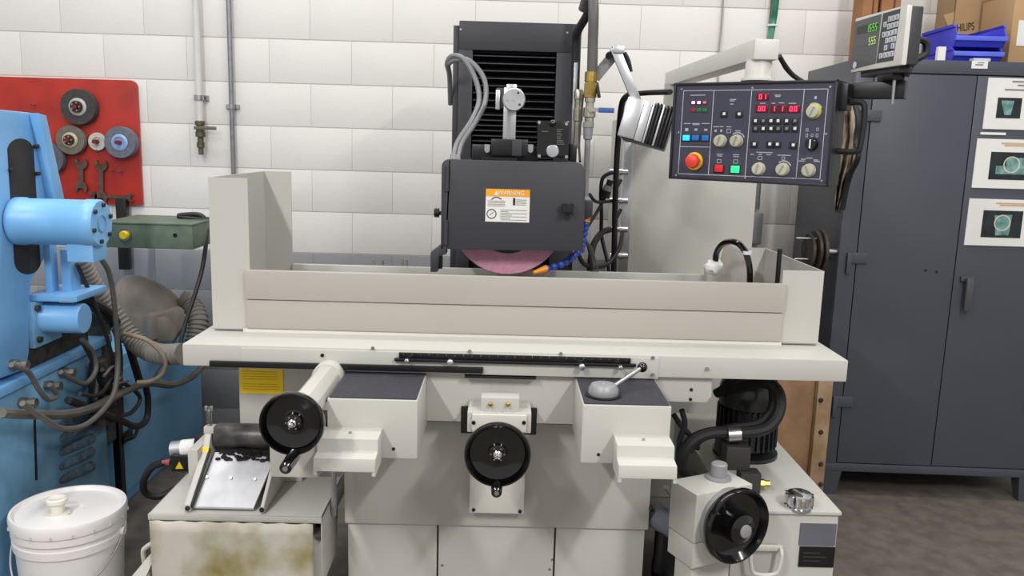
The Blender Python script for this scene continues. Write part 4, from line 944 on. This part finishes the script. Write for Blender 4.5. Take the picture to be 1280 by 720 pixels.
for (x_, y_) in ((393, 180), (428, 170), (463, 160), (349, 232), (385, 250), (420, 240), (455, 230), (337, 328), (373, 322), (407, 312), (441, 300), (365, 385), (400, 375), (434, 368), (354, 452), (421, 434), (306, 530), (344, 522), (378, 516), (412, 508)):
    x, z = c8(x_, y_, -.003); b = MB().box(x-.0068, x+.0068, -.003, -.0005, z-.0066, z+.0066).build('key', keyw, kp, local=True, bev=.001)
    MB().box(x-.002, x+.002, -.0034, -.0028, z-.004, z+.004).build('key_symbol', inkgrey, b, local=True)
x, z = c8(388, 445, -.003); MB().box(x-.0082, x+.0082, -.003, -.0005, z-.0078, z+.0078).build('key', mat('blue_key', (70, 80, 130), .4), kp, local=True, bev=.001)
x, z = c8(62, 618, -.002); MB().lathe((x, 0, z), (0, -1, 0), [(.009, 0), (.009, .0022), (.001, .0024)], 20).build('badge', keyw, dr, local=True)
MB().box(.03, DW-.03, .012, .05, -.014, .0).build('foot', MATS['readout_dark'], dr, local=True, bev=.003)
MB().box(DW*.45, DW*.75, .015, .05, -.03, -.012).build('swivel_base', black, dr, local=True, bev=.003)
MB().tube([(DW*.8, .045, DH*.5), (DW*.8, .085, DH*.45), (DW*.8, .09, DH*.25), (DW*.8, .06, DH*.1), (DW*.75, .05, -.02)], .009, 8).build('signal_cable', rubber, dr, local=True)
MB().tube([(DW*.7, .045, DH*.35), (DW*.7, .075, DH*.3), (DW*.7, .08, DH*.15), (DW*.7, .06, 0)], .007, 8).build('signal_cable', rubber, dr, local=True)
MB().lathe((DW*.8, .043, DH*.5), (0, 1, 0), [(.013, 0), (.013, .02), (.01, .022)], 12).build('plug', keyw, dr, local=True)

# ------------------------------------------------------------------ steel cabinet
CYAW = math.radians(-2.0)
sc = thing('steel_cabinet', 'slate grey two-door steel cabinet with papers on its door', 'cabinet', (1.372, 3.365, 0), CYAW)
CW, CD, CT, CB = .95, .60, 1.82, .11
MB().box(0, CW, .022, CD, CB, CT).build('body', cabmat, sc, local=True, bev=.004)
MB().box(0, CW, 0, .022, 1.768, CT).build('header', cabmat, sc, local=True, bev=.003)
MB().box(0, CW, 0, .022, CB, .145).build('sill', cabmat, sc, local=True, bev=.003)
MB().box(0, .072, 0, .022, .145, 1.768).build('stile', cabmat, sc, local=True, bev=.003)
MB().box(CW-.072, CW, 0, .022, .145, 1.768).build('stile', cabmat, sc, local=True, bev=.003)
doors = []
for (a, b) in ((.076, CW/2-.002), (CW/2+.002, CW-.076)):
    doors.append(MB().box(a, b, .002, .022, .149, 1.764).build('door', cabmat, sc, local=True, bev=.002))
for zz in (.42, 1.03, 1.60):
    for (a, b, dd_) in ((.035, .115, doors[0]), (CW-.115, CW-.035, doors[1])):
        s_ = 1 if a < .4 else -1
        MB().box(a, b, -.008, .003, zz-.022, zz+.022).box(a-.004 if s_ > 0 else b-.014, a+.014 if s_ > 0 else b+.004, -.016, -.004, zz-.065, zz+.022).build('hinge', cabmat, dd_, local=True, bev=.003)
hx, hz = onp(sc, 1208, 348, 0)
h_ = MB().box(hx-.026, hx+.026, -.012, .003, hz-.012, hz+.008).box(hx-.012, hx+.016, -.035, -.02, hz-.13, hz+.004).cyl((hx, -.03, hz-.004), (hx, .003, hz-.004), .01, n=12).build('handle', mat('worn_handle', (92, 92, 96), .4, .4, var=.1), doors[1], local=True, bev=.003)
for (x_, y_) in ((1157, 338), (1171, 340)):
    x, z = onp(sc, x_, y_); MB().cyl((x, .003, z), (x, .0005, z), .005, n=12).build('screw_hole', black, doors[0], local=True)
def leg(x0_, x1_, xb0, xb1):
    MB().add([(x0_, 0, CB), (x1_, 0, CB), (x1_, .06, CB), (x0_, .06, CB), (xb0, .01, 0), (xb1, .01, 0), (xb1, .05, 0), (xb0, .05, 0)], [(0, 1, 2, 3), (4, 5, 6, 7), (0, 1, 5, 4), (1, 2, 6, 5), (2, 3, 7, 6), (3, 0, 4, 7)]).build('leg', cabmat, sc, local=True, bev=.002)
for dy in (0, .52):
    n0 = len(sc.children)
    for (a, b, c, d_) in ((.0, .10, .035, .085), (CW-.10, CW, CW-.085, CW-.035)):
        MB().add([(a, dy, CB), (b, dy, CB), (b, dy+.07, CB), (a, dy+.07, CB), (c, dy+.01, 0), (d_, dy+.01, 0), (d_, dy+.05, 0), (c, dy+.05, 0)], [(0, 1, 2, 3), (4, 5, 6, 7), (0, 1, 5, 4), (1, 2, 6, 5), (2, 3, 7, 6), (3, 0, 4, 7)]).build('leg', cabmat, sc, local=True)
x0_, z1_ = onp(sc, 1215, 76); x1_, z0_ = onp(sc, 1234, 86)
tg = MB().box(x0_, x1_, -.0015, .0005, z0_, z1_).build('label_card', paper, sc, local=True)
MB().box(x0_+.014, x1_-.018, -.0022, -.0012, z0_+.012, z0_+.017).box(x0_+.022, x1_-.014, -.0022, -.0012, z0_+.021, z0_+.024).build('card_print', inkgrey, tg, local=True)
# papers on the right door
def sheet(px, label, pic, kind):
    (xa, zt1), (xb, zb1) = onp(sc, *px[0], -.002), onp(sc, *px[1], -.002)
    root = thing('paper_sheet', label, 'paper', sc.matrix_basis @ Vector(((xa+xb)/2, -.002, zb1)), CYAW, 'papers on the cabinet door')
    w, h = xb-xa, zt1-zb1
    # slightly rotated by hand-taping: keep straight
    MB().box(-w/2, w/2, -.001, .0035, 0, h).build('sheet', paper, root, local=True)
    m = MB()
    for (fx, fz, fw) in ((.62, .92, .42), (.66, .85, .3), (.55, .76, .5)) if kind == 0 else ((.6, .9, .5), (.6, .86, .4)): m.box(-w/2+w*(fx-fw/2), -w/2+w*(fx+fw/2), -.0016, -.0008, h*fz, h*fz+.006)
    m.build('heading_lines', inkgrey if kind == 0 else mat('tan_ink', (200, 170, 130), .7), root, local=True)
    a, b, c, d = pic; ph = MB().box(-w/2+w*a, -w/2+w*b, -.0018, -.0008, h*c, h*d).build('photo', mat('photo_dark', (34, 44, 46), .35, rgb2=(18, 22, 24), scale=14), root, local=True)
    cx_, cz_ = -w/2+w*(a+b)/2, h*(c+d)/2; s = h*(d-c)
    teal = mat('photo_teal', (128, 168, 162), .4, rgb2=(66, 110, 108), scale=30)
    if kind == 0: MB().prism([(cx_-.3*s-.01, -.0024, cz_+.36*s), (cx_+.22*s, -.0024, cz_+.36*s), (cx_+.12*s, -.0024, cz_-.34*s), (cx_-.2*s, -.0024, cz_-.34*s)], (0, .001, 0)).build('pictured_part', teal, ph, local=True)
    if kind == 1:
        MB().box(cx_-.55*s, cx_+.6*s, -.0024, -.0015, cz_-.3*s, cz_).box(cx_-.2*s, cx_+.5*s, -.0024, -.0015, cz_, cz_+.3*s).build('pictured_part', teal, ph, local=True)
    if kind == 2: MB().prism([(cx_-.3*s, -.0024, cz_+.32*s), (cx_+.34*s, -.0024, cz_+.36*s), (cx_+.28*s, -.0024, cz_-.4*s), (cx_-.2*s, -.0024, cz_-.42*s)], (0, .001, 0)).build('pictured_part', teal, ph, local=True)
    if kind: MB().ring((cx_, -.0024, cz_+.05*s), (0, -1, 0), .26*s, .3*s, .0008).build('drawn_circle', mat('pale_ring', (214, 208, 190), .5), ph, local=True)
    return root
sheet(((1236, 97), (1300, 163)), 'white sheet with teal cup photo, topmost of three on cabinet door', (.2, .62, .22, .62), 0)
sheet(((1222, 173), (1300, 237)), 'white sheet with teal fixture photo, middle of three on cabinet door', (.22, .85, .18, .74), 1)
sheet(((1212, 248), (1300, 309)), 'white sheet showing circled teal bracket, lowest of three on cabinet door', (.2, .72, .18, .76), 2)
(xa, zt1), (xb, zb1) = onp(sc, 1226, 165, -.002), onp(sc, 1257, 169, -.002)
o = MB(sc.matrix_basis).box(xa, xb, -.003, .0015, zb1, zt1).build('label_strip', paper, label='narrow white paper strip between the top two sheets on cabinet door', cat='paper')
# things hung on the cabinet's left side
def csx(yl, z, out=0): return sc.matrix_basis @ Vector((-out, yl, z))
leather = mat('worn_suede', (176, 162, 142), .9, rgb2=(96, 82, 68), scale=14, bump=.5, bscale=60)
XS = 1.335
ap = thing('shop_apron', 'worn suede apron with dark strap hanging on the steel cabinet side', 'apron', at(1052, 265, X=XS))
rowsA = [(1050, 1070, 128), (1052, 1069, 150), (1054, 1069, 172), (1050, 1068, 190), (1047, 1066, 208), (1045, 1058, 226), (1044, 1054, 244), (1043, 1049, 262)]
nn = 9; apr = []
for i, (xa, xb, y) in enumerate(rowsA):
    for k in range(nn):
        t = k/(nn-1); apr.append(at(xa+(xb-xa)*t, y+(5*math.sin(k*2.1) if i == 7 else 0), X=XS+.014*math.sin(k*1.7+i*.5)))
fcs = [(i*nn+k, i*nn+k+1, (i+1)*nn+k+1, (i+1)*nn+k) for i in range(7) for k in range(nn-1)]
ao = MB().add(apr, fcs).build('apron_body', leather, ap, ang=80)
ao.modifiers.new('thick', 'SOLIDIFY').thickness = .008
MB().tube([at(1068, 128, X=1.31), at(1073, 150, X=1.31), at(1070, 175, X=1.31), at(1073, 195, X=1.31), at(1064, 215, X=1.31), at(1058, 235, X=1.31), at(1053, 262, X=1.31)], .011, 8).build('apron_strap', rubber, ap)
pg = at(1060, 130, X=1.36); MB().cyl(pg, pg+Vector((-.05, 0, 0)), .008, n=10).build('peg', steel, ap)
cw = at(1024, 314, X=1.30); wr_ = thing('wire_wheel', 'dark rusty wheel on a magnet peg low on cabinet side', 'wheel', cw-Vector((0, 0, .1)))
for (r_, h_) in ((.088, .0), (.084, .022), (.07, .045)):
    MB().lathe(cw+Vector((-h_+.01, 0, 0)), (-1, 0, 0), [(.02, 0), (r_, .002), (r_*1.02, .008), (r_, .014), (.02, .016)], 32).build('disc', mat('rusty_disc', (72, 62, 54), .7, rgb2=(38, 34, 30), scale=30, bump=.3), wr_)
MB().cyl(cw+Vector((.077, 0, 0)), cw+Vector((-.05, 0, 0)), .012, n=12).build('spindle', steel, wr_)
pg = at(1037, 318, X=1.379); MB().cyl(pg, pg+Vector((-.03, 0, 0)), .022, n=16).build('magnet', steel, wr_)
for dz in (.055, -.03): MB().cyl(cw+Vector((0, -.03, dz)), cw+Vector((-.11, -.03, dz)), .003, n=6).build('pin', steel, wr_)

# ------------------------------------------------------------------ on top of the cabinet: bins and cartons
bluep = mat('blue_bin_plastic', (58, 66, 208), .35, var=.05)
def cpt(x, yl, z): return sc.matrix_basis @ Vector((x, yl, z))
def bin_(x0_, x1_, y0, y1, z0_, h, label, tilt=0):
    root = thing('storage_bin', label, 'bin', cpt((x0_+x1_)/2, y0, z0_), CYAW, 'blue stacking bins on the cabinet')
    w, d = x1_-x0_, y1-y0; t = .004; hl = .036
    MB().box(-w/2+t, w/2-t, .02, d, 0, t).build('bin_floor', bluep, root, local=True)
    for s in (-1, 1):
        xa = -w/2 if s < 0 else w/2-t
        MB().prism([(xa, .02, 0), (xa, 0, hl), (xa, .03, h), (xa, d, h*.98), (xa, d, 0)], (t, 0, 0)).build('side_wall', bluep, root, local=True, bev=.001)
        xr = -w/2-.006 if s < 0 else w/2-t
        MB().prism([(xr, 0.02, h-.012), (xr, .03, h), (xr, d, h*.98), (xr, d, h*.98-.012)], (t+.006, 0, 0)).build('side_rim', bluep, root, local=True)
    MB().box(-w/2, w/2, d-t, d, 0, h*.98).build('back_wall', bluep, root, local=True)
    MB().prism([(-w/2, .02, 0), (-w/2, 0, hl), (-w/2, .004, hl), (-w/2, .024, 0)], (w, 0, 0)).build('front_wall', bluep, root, local=True)
    MB().box(-w/2-.004, w/2+.004, -.006, .006, hl-.014, hl+.004).build('front_lip', mat('blue_bin_lip', (92, 108, 226), .35), root, local=True, bev=.002)
    return root
(x0_, _), (x1_, _2) = onp(sc, 1196, 45, .05), onp(sc, 1256, 50, .05)
bin_(x0_, x1_, .05, .34, CT+.002, .058, 'blue plastic stacking bin resting directly on cabinet top')
bin_(x0_+.004, x1_+.010, .055, .36, CT+.062, .088, 'blue plastic stacking bin nested on top of another blue bin')
MB(sc.matrix_basis).box(x0_-.075, x0_-.045, .03, .05, CT, CT+.055).build('white_block', paper, label='small upright white card beside the blue bins on cabinet', cat='card')
MB(sc.matrix_basis).box(x0_+.055, x0_+.12, .006, .04, CT, CT+.012).build('white_tag', mat('pale_blue_tag', (196, 204, 226), .5), label='small pale tag lying on cabinet edge before the bins', cat='tag')
card = mat('corrugated_cardboard', (168, 138, 100), .85, var=.05, scale=5, bump=.08, bscale=90)
card2 = mat('brown_cardboard', (184, 150, 108), .85, var=.05, scale=5)
q0, _z = onp(sc, 1189, 50, .42); q1, _z2 = onp(sc, 1263, 50, .42)
cb1 = thing('cardboard_box', 'open brown carton with black brand lettering behind the blue bins', 'box', cpt((q0+q1)/2, .42, CT), CYAW)
w = q1-q0
MB().box(-w/2, w/2, 0, .004, 0, .46).box(-w/2, w/2, .166, .17, 0, .46).box(-w/2, -w/2+.004, 0, .17, 0, .46).box(w/2-.004, w/2, 0, .17, 0, .46).box(-w/2, w/2, 0, .17, 0, .004).build('carton_body', card, cb1, local=True)
MB().prism([(-w/2, .0, .15), (-w/2-.05, -.01, .235), (-w/2, .0, .20+.05)], (0, .004, 0)).build('flap', card2, cb1, local=True)
lx, lz = onp(sc, 1206, 34, .41); 
lx2, lz2 = lx-(q0+q1)/2, lz-CT
text('lettering', 'PHILIPS', .046, ink, cb1, Matrix.Translation((lx2, -.0012, lz2)) @ Matrix.Rotation(math.radians(-8), 4, 'Y') @ RX @ Matrix.Diagonal((.62, 1, 1, 1)))
q2, _z = onp(sc, 1264, 40, .15)
cb2 = thing('cardboard_box', 'light brown carton with white shipping label at end of cabinet top', 'box', cpt(q2+.14, .15, CT), CYAW)
MB().box(-.14, .14, 0, .25, 0, .29).build('carton_body', card2, cb2, local=True, bev=.003)
MB().box(-.142, .14, -.002, .25, .29, .31).build('carton_top', card, cb2, local=True)
MB().box(-.115, -.03, -.002, .001, .08, .18).build('shipping_label', paper, cb2, local=True)
# two small brown cartons behind the readout
for (xa, xb, lab) in ((1075, 1094, 'narrow brown carton standing beside a wider one behind the readout'), (1098, 1122, 'brown carton with dark strap, wider of two behind the readout')):
    X0, X1 = at(xa, 10, 3.85).x, at(xb, 10, 3.85).x
    rt = thing('cardboard_box', lab, 'box', ((X0+X1)/2, 3.85, 1.822))
    MB().box(X0, X1, 3.82, 3.93, 1.822, 2.3).build('carton_body', mat('dark_cardboard', (160, 112, 72), .85, var=.12, scale=9), rt, bev=.002)
    MB().box(X0+(X1-X0)*.62, X0+(X1-X0)*.7, 3.818, 3.825, 1.822, 2.3).build('strap', mat('dark_strap', (84, 56, 40), .7), rt)

# ------------------------------------------------------------------ plywood leaning by the cabinet
pw = thing('plywood_board', 'plywood sheet with bolted edge batten standing beside the steel cabinet', 'board', (1.12, 3.22, 0))
pZ = at(1026, 470, 3.2).z; pX1 = at(1014, 540, 3.2).x; pX2 = at(1032, 540, 3.2).x
ply = mat('plywood', (156, 122, 90), .7, rgb2=(132, 100, 72), scale=9, bump=.1)
MB().box(1.0, pX1, 3.2, 3.218, 0, pZ).build('sheet', ply, pw, bev=.002)
bt = MB().box(pX1, pX2, 3.17, 3.24, 0, pZ+.02).build('batten', mat('pine_batten', (170, 142, 110), .7, rgb2=(142, 114, 86), scale=12), pw, bev=.003)
for y in (500, 540, 580, 605):
    p = at(1026, y, 3.17); MB().lathe(p, (0, -1, 0), [(.01, 0), (.01, .003), (.006, .004), (.006, .012)], 8).build('bolt', grime, bt)

# ------------------------------------------------------------------ coolant tank with separator at the left
ct = thing('coolant_tank', 'cream coolant tank with flat tray top beside the grinder pedestal', 'tank', (-.70, 2.25, 0))
tx0, tx1, tz = -.93, -.468, .45
MB().box(tx0, tx1, 2.095, 2.37, tz-.006, tz).box(tx0, tx1, 2.092, 2.098, tz-.016, tz).box(tx1-.003, tx1, 2.1, 2.5, tz-.07, tz).box(tx0, tx0+.003, 2.1, 2.37, tz-.03, tz).build('tray_top', cream, ct, bev=.001)
MB().box(tx0+.02, tx1-.04, 2.13, 2.36, .0, tz-.007).build('tank_body', creamd, ct, bev=.004)
MB().box(tx1-.04, tx1-.006, 2.2, 2.34, tz-.12, tz-.03).build('pump_block', black, ct, bev=.004)
MB().prism([(tx1-.045, 2.12, .37), (tx1-.004, 2.12, .37), (tx1-.004, 2.12, .24), (tx1-.045, 2.12, .22)], (0, .2, 0)).build('drain_chute', cream, ct, bev=.002)
MB().tube([(tx1+.012, 2.2, .62), (tx1+.012, 2.2, .47), (tx1+.006, 2.22, .40)], .008, 8).build('drain_pipe', greymetal, ct)
p = at(183, 684, 2.2); MB().tube([p+Vector((.03, 0, .02)), p, p+Vector((-.01, 0, -.02)), p+Vector((0, 0, -.09))], .007, 8).build('tray_hook', white_plate, ct)
MB().prism([at(165, 720, 2.08), at(190, 690, 2.1), at(192, 700, 2.1), at(178, 730, 2.08)], (0, .02, 0)).build('brace', white_plate, ct)
# stained cloth hanging over the front
nx, nz = 22, 14; vv = []; random.seed(2)
X0, X1 = at(189, 690, 2.085).x, at(392, 690, 2.085).x
for j in range(nz):
    for i in range(nx):
        t = i/(nx-1); h = j/(nz-1)
        vv.append((X0+(X1-X0)*t, 2.083+.008*math.sin(t*17+h*2)*h+.004*math.sin(t*41), tz-.014-.42*h))
fc_ = [(j*nx+i, j*nx+i+1, (j+1)*nx+i+1, (j+1)*nx+i) for j in range(nz-1) for i in range(nx-1)]
mcl = bpy.data.materials.new('stained_paper'); mcl.use_nodes = True; ntc = mcl.node_tree; bs = ntc.nodes['Principled BSDF']
tcx = ntc.nodes.new('ShaderNodeTexCoord'); nzx = ntc.nodes.new('ShaderNodeTexNoise'); nzx.inputs['Scale'].default_value = 5; nzx.inputs['Detail'].default_value = 7
rpx = ntc.nodes.new('ShaderNodeValToRGB'); rpx.color_ramp.elements[0].position = .34; rpx.color_ramp.elements[1].position = .56
rpx.color_ramp.elements[0].color = (*lin((132, 120, 66)), 1); rpx.color_ramp.elements[1].color = (*lin((186, 183, 172)), 1)
ntc.links.new(tcx.outputs['Object'], nzx.inputs['Vector']); ntc.links.new(nzx.outputs['Fac'], rpx.inputs['Fac']); ntc.links.new(rpx.outputs['Color'], bs.inputs['Base Color']); bs.inputs['Roughness'].default_value = .7
so = MB().add(vv, fc_).build('filter_paper', mcl, label='oil-stained white filter paper draped over coolant tank front', cat='paper', ang=80)
so.modifiers.new('thick', 'SOLIDIFY').thickness = .0015
# magnetic separator
ms_ = thing('magnetic_separator', 'magnetic separator with dark drum and sloping steel chute on tray', 'separator', (-.74, 2.25, tz))
rp0 = at(242, 634, Z=tz+.01); rp1 = at(320, 637, Z=tz+.01)
tp0 = Vector((rp0.x+.0, 2.30, .60)); tp1 = Vector((rp1.x, 2.30, .60))
dzp = at(264, 566, 2.30); 
ymid = 2.28; zt0 = at(300, 566, ymid).z
xl_, xr_ = rp0.x, at(336, 600, 2.2).x
yb_ = rp0.y
MB().prism([(xl_, yb_, tz+.012), (xr_-.02, yb_, tz+.012), (xr_, ymid, zt0), (xl_+.005, ymid, zt0)], Vector((0, .002, -.006))).build('chute', mat('bright_chute', (214, 215, 220), .45, .15, var=.08, scale=18), ms_)
for (xa, xb) in ((xl_-.022, xl_-.004), (xr_+.002, xr_+.012)):
    MB().prism([(xa, yb_-.01, tz+.001), (xa, yb_-.01, tz+.02), (xa, ymid-.02, zt0+.02), (xa, ymid+.0, zt0+.055), (xa, ymid+.08, zt0+.055), (xa, ymid+.08, tz+.001)], (xb-xa, 0, 0)).build('side_plate', cream, ms_, bev=.002)
MB().prism([(xl_-.004, yb_-.01, tz+.012), (xl_-.004, ymid-.02, zt0+.01), (xl_-.004, ymid-.02, zt0+.02), (xl_-.004, yb_-.01, tz+.024)], (.005, 0, 0)).build('seal_strip', rubber, ms_)
MB().box(xl_-.05, xl_-.022, ymid-.06, ymid+.08, tz+.001, zt0+.028).build('housing', cream, ms_, bev=.003)
MB().box(xl_-.022, xr_+.06, ymid+.05, ymid+.08, tz+.001, zt0+.02).build('back_plate', cream, ms_)
dcz = at(300, 546, 2.30)
drm = mat('wet_drum', (96, 93, 90), .4, .3, rgb2=(46, 45, 46), scale=16)
MB().lathe((xl_+.002, 2.31, dcz.z), (1, 0, 0), [(.034, 0), (.036, .004), (.036, xr_-xl_+.02), (.034, xr_-xl_+.024)], 32).build('drum', drm, ms_)
m = MB(); random.seed(9)
for k in range(170):
    x = xl_+.02+(xr_-xl_-.02)*random.random(); q = (random.random()**3)*.2-.03; m.ball((x, ymid+(yb_-ymid)*q, zt0+(tz+.012-zt0)*q+.003), .003+.006*random.random(), 7, 1.3, 1, .7)
m.build('sludge', mat('black_sludge', (30, 29, 29), .5, bump=.5), ms_)
for (x, y) in ((259, 600), (289, 600), (319, 601)):
    t = (y-566)/(636-566); c = Vector((at(x, y, ymid+(yb_-ymid)*t).x, ymid+(yb_-ymid)*t, zt0+(tz+.012-zt0)*t)); MB().cyl(c, c+Vector((0, -.003, .004)), .004, n=10).build('screw', steel, ms_)
p = at(240, 637, 2.11); MB().ball((xl_-.012, yb_-.012, tz+.012), .007, 8).build('bolt', black, ms_); MB().ball((xr_+.006, yb_-.012, tz+.012), .007, 8).build('bolt', black, ms_)
sx = xl_-.013; sz = zt0+.055
MB().box(sx-.012, sx+.016, ymid, ymid+.03, sz, sz+.02).build('spring_block', cream, ms_, bev=.002)
sp = [Vector((sx+.007*math.cos(k*.9), ymid+.015+.007*math.sin(k*.9), sz+.02+k*.0008)) for k in range(48)]
MB().tube(sp, .0016, 5, 0).cyl((sx, ymid+.015, sz+.02), (sx, ymid+.015, sz+.075), .003, n=8).build('spring', steel, ms_)
MB().box(sx-.012, sx-.003, ymid+.012, ymid+.018, sz+.062, sz+.078).box(sx+.003, sx+.012, ymid+.012, ymid+.018, sz+.062, sz+.078).cyl((sx, ymid+.015, sz+.058), (sx, ymid+.015, sz+.068), .006, n=8).build('wing_nut', steel, ms_, bev=.002)
MB().prism([(xl_-.024, ymid-.06, zt0-.03), (xl_-.003, ymid-.06, zt0-.03), (xl_-.003, ymid-.02, zt0+.022), (xl_-.024, ymid-.02, zt0+.022)], (0, -.002, .002)).build('yellow_sticker', yellow, ms_)
# its small gear motor
gm_ = thing('gear_motor', 'small gear motor with silver end and yellow warning triangle on separator', 'motor', at(228, 590, 2.42))
a_ = at(214, 562, 2.42); b_ = at(246, 559, 2.42); c_ = at(266, 557, 2.42)
MB().lathe(a_, (b_-a_), [(.02, 0), (.026, .004), (.026, (b_-a_).length)], 24).build('motor_can', alu, gm_)
MB().cyl(a_+(b_-a_)*.45, a_+(b_-a_)*.98, .0268, n=24).build('motor_label', paper, gm_)
MB().pbox(243, 268, 547, 578, 2.40, 2.47).build('gear_head', black, gm_, bev=.004)
tbx = MB().pbox(213, 241, 570, 590, 2.385, 2.44).build('terminal_box', black, gm_, bev=.003)
MB().prism([at(219, 586, 2.383), at(229, 586, 2.383), at(224, 577, 2.383)], (0, .003, 0)).build('warning_triangle', yellow, tbx)
MB().lathe(at(213, 578, 2.41), (-1, 0, 0), [(.01, 0), (.01, .012), (.007, .013), (.007, .025)], 10).build('cable_gland', mat('red_gland', (150, 70, 66), .5), gm_)
MB().tube([at(204, 578, 2.41), at(190, 584, 2.42), at(180, 600, 2.44), at(182, 616, 2.46), at(200, 620, 2.48), at(228, 606, 2.5)], .011, 10).build('motor_cable', rubber, gm_)

# ------------------------------------------------------------------ white pail
bc = at(86, 632, Z=.375)
pail = thing('white_pail', 'white plastic pail with snap lid, pour spout and wire bail', 'bucket', (bc.x, bc.y+.0, 0))
pc_ = (bc.x, bc.y, 0); plm = mat('white_hdpe', (226, 222, 220), .4, var=.02, spec=.5)
MB().lathe(pc_, (0, 0, 1), [(.128, 0), (.131, .005), (.143, .275), (.149, .277), (.150, .30), (.146, .302), (.146, .315), (.152, .317), (.152, .335), (.147, .337), (.147, .355)], 56).build('pail_body', plm, pail)
lid = MB().lathe(pc_, (0, 0, 1), [(.150, .338), (.154, .34), (.156, .365), (.153, .374), (.146, .374), (.143, .366), (.138, .362), (.132, .364), (.04, .364), (.036, .36)], 56).build('lid', plm, pail)
for k in range(18):
    t = 2*PI*k/18; MB().box(-.0015, .0015, -.002, .003, .342, .352).build('lid_notch', mat('notch_shadow_plastic', (200, 196, 194), .5), lid, local=True)
    o_ = bpy.data.objects['lid_notch' if k == 0 else 'lid_notch.%03d' % k]; o_.location = (math.cos(t)*.156, math.sin(t)*.156, 0); o_.rotation_euler = (0, 0, t+PI/2)
sp_ = at(72, 640, Z=.366)
MB().lathe((sp_.x, sp_.y, .363), (0, 0, 1), [(.036, 0), (.034, .004), (.028, .003), (.02, .004), (.019, .012), (.021, .03), (.0285, .034), (.029, .044), (.024, .047), (.018, .045), (.014, .043)], 28).build('pour_spout', mat('ivory_spout', (224, 220, 208), .4), lid)
bp0, bp1 = (bc.x-.150, bc.y, .30), (bc.x+.150, bc.y, .30)
pts = []
for k in range(13):
    t = PI*k/12; pts.append((bc.x-.156*math.cos(t), bc.y-.155*math.sin(t), .30-.14*math.sin(t)))
MB().tube(pts, .0028, 6, 3).build('wire_bail', mat('bail_wire', (190, 186, 184), .35, .7), pail)
for x in (bc.x-.152, bc.x+.152): MB().lathe((x-.006, bc.y, .30), (1, 0, 0), [(.012, 0), (.012, .012)], 12).build('bail_ear', plm, pail)
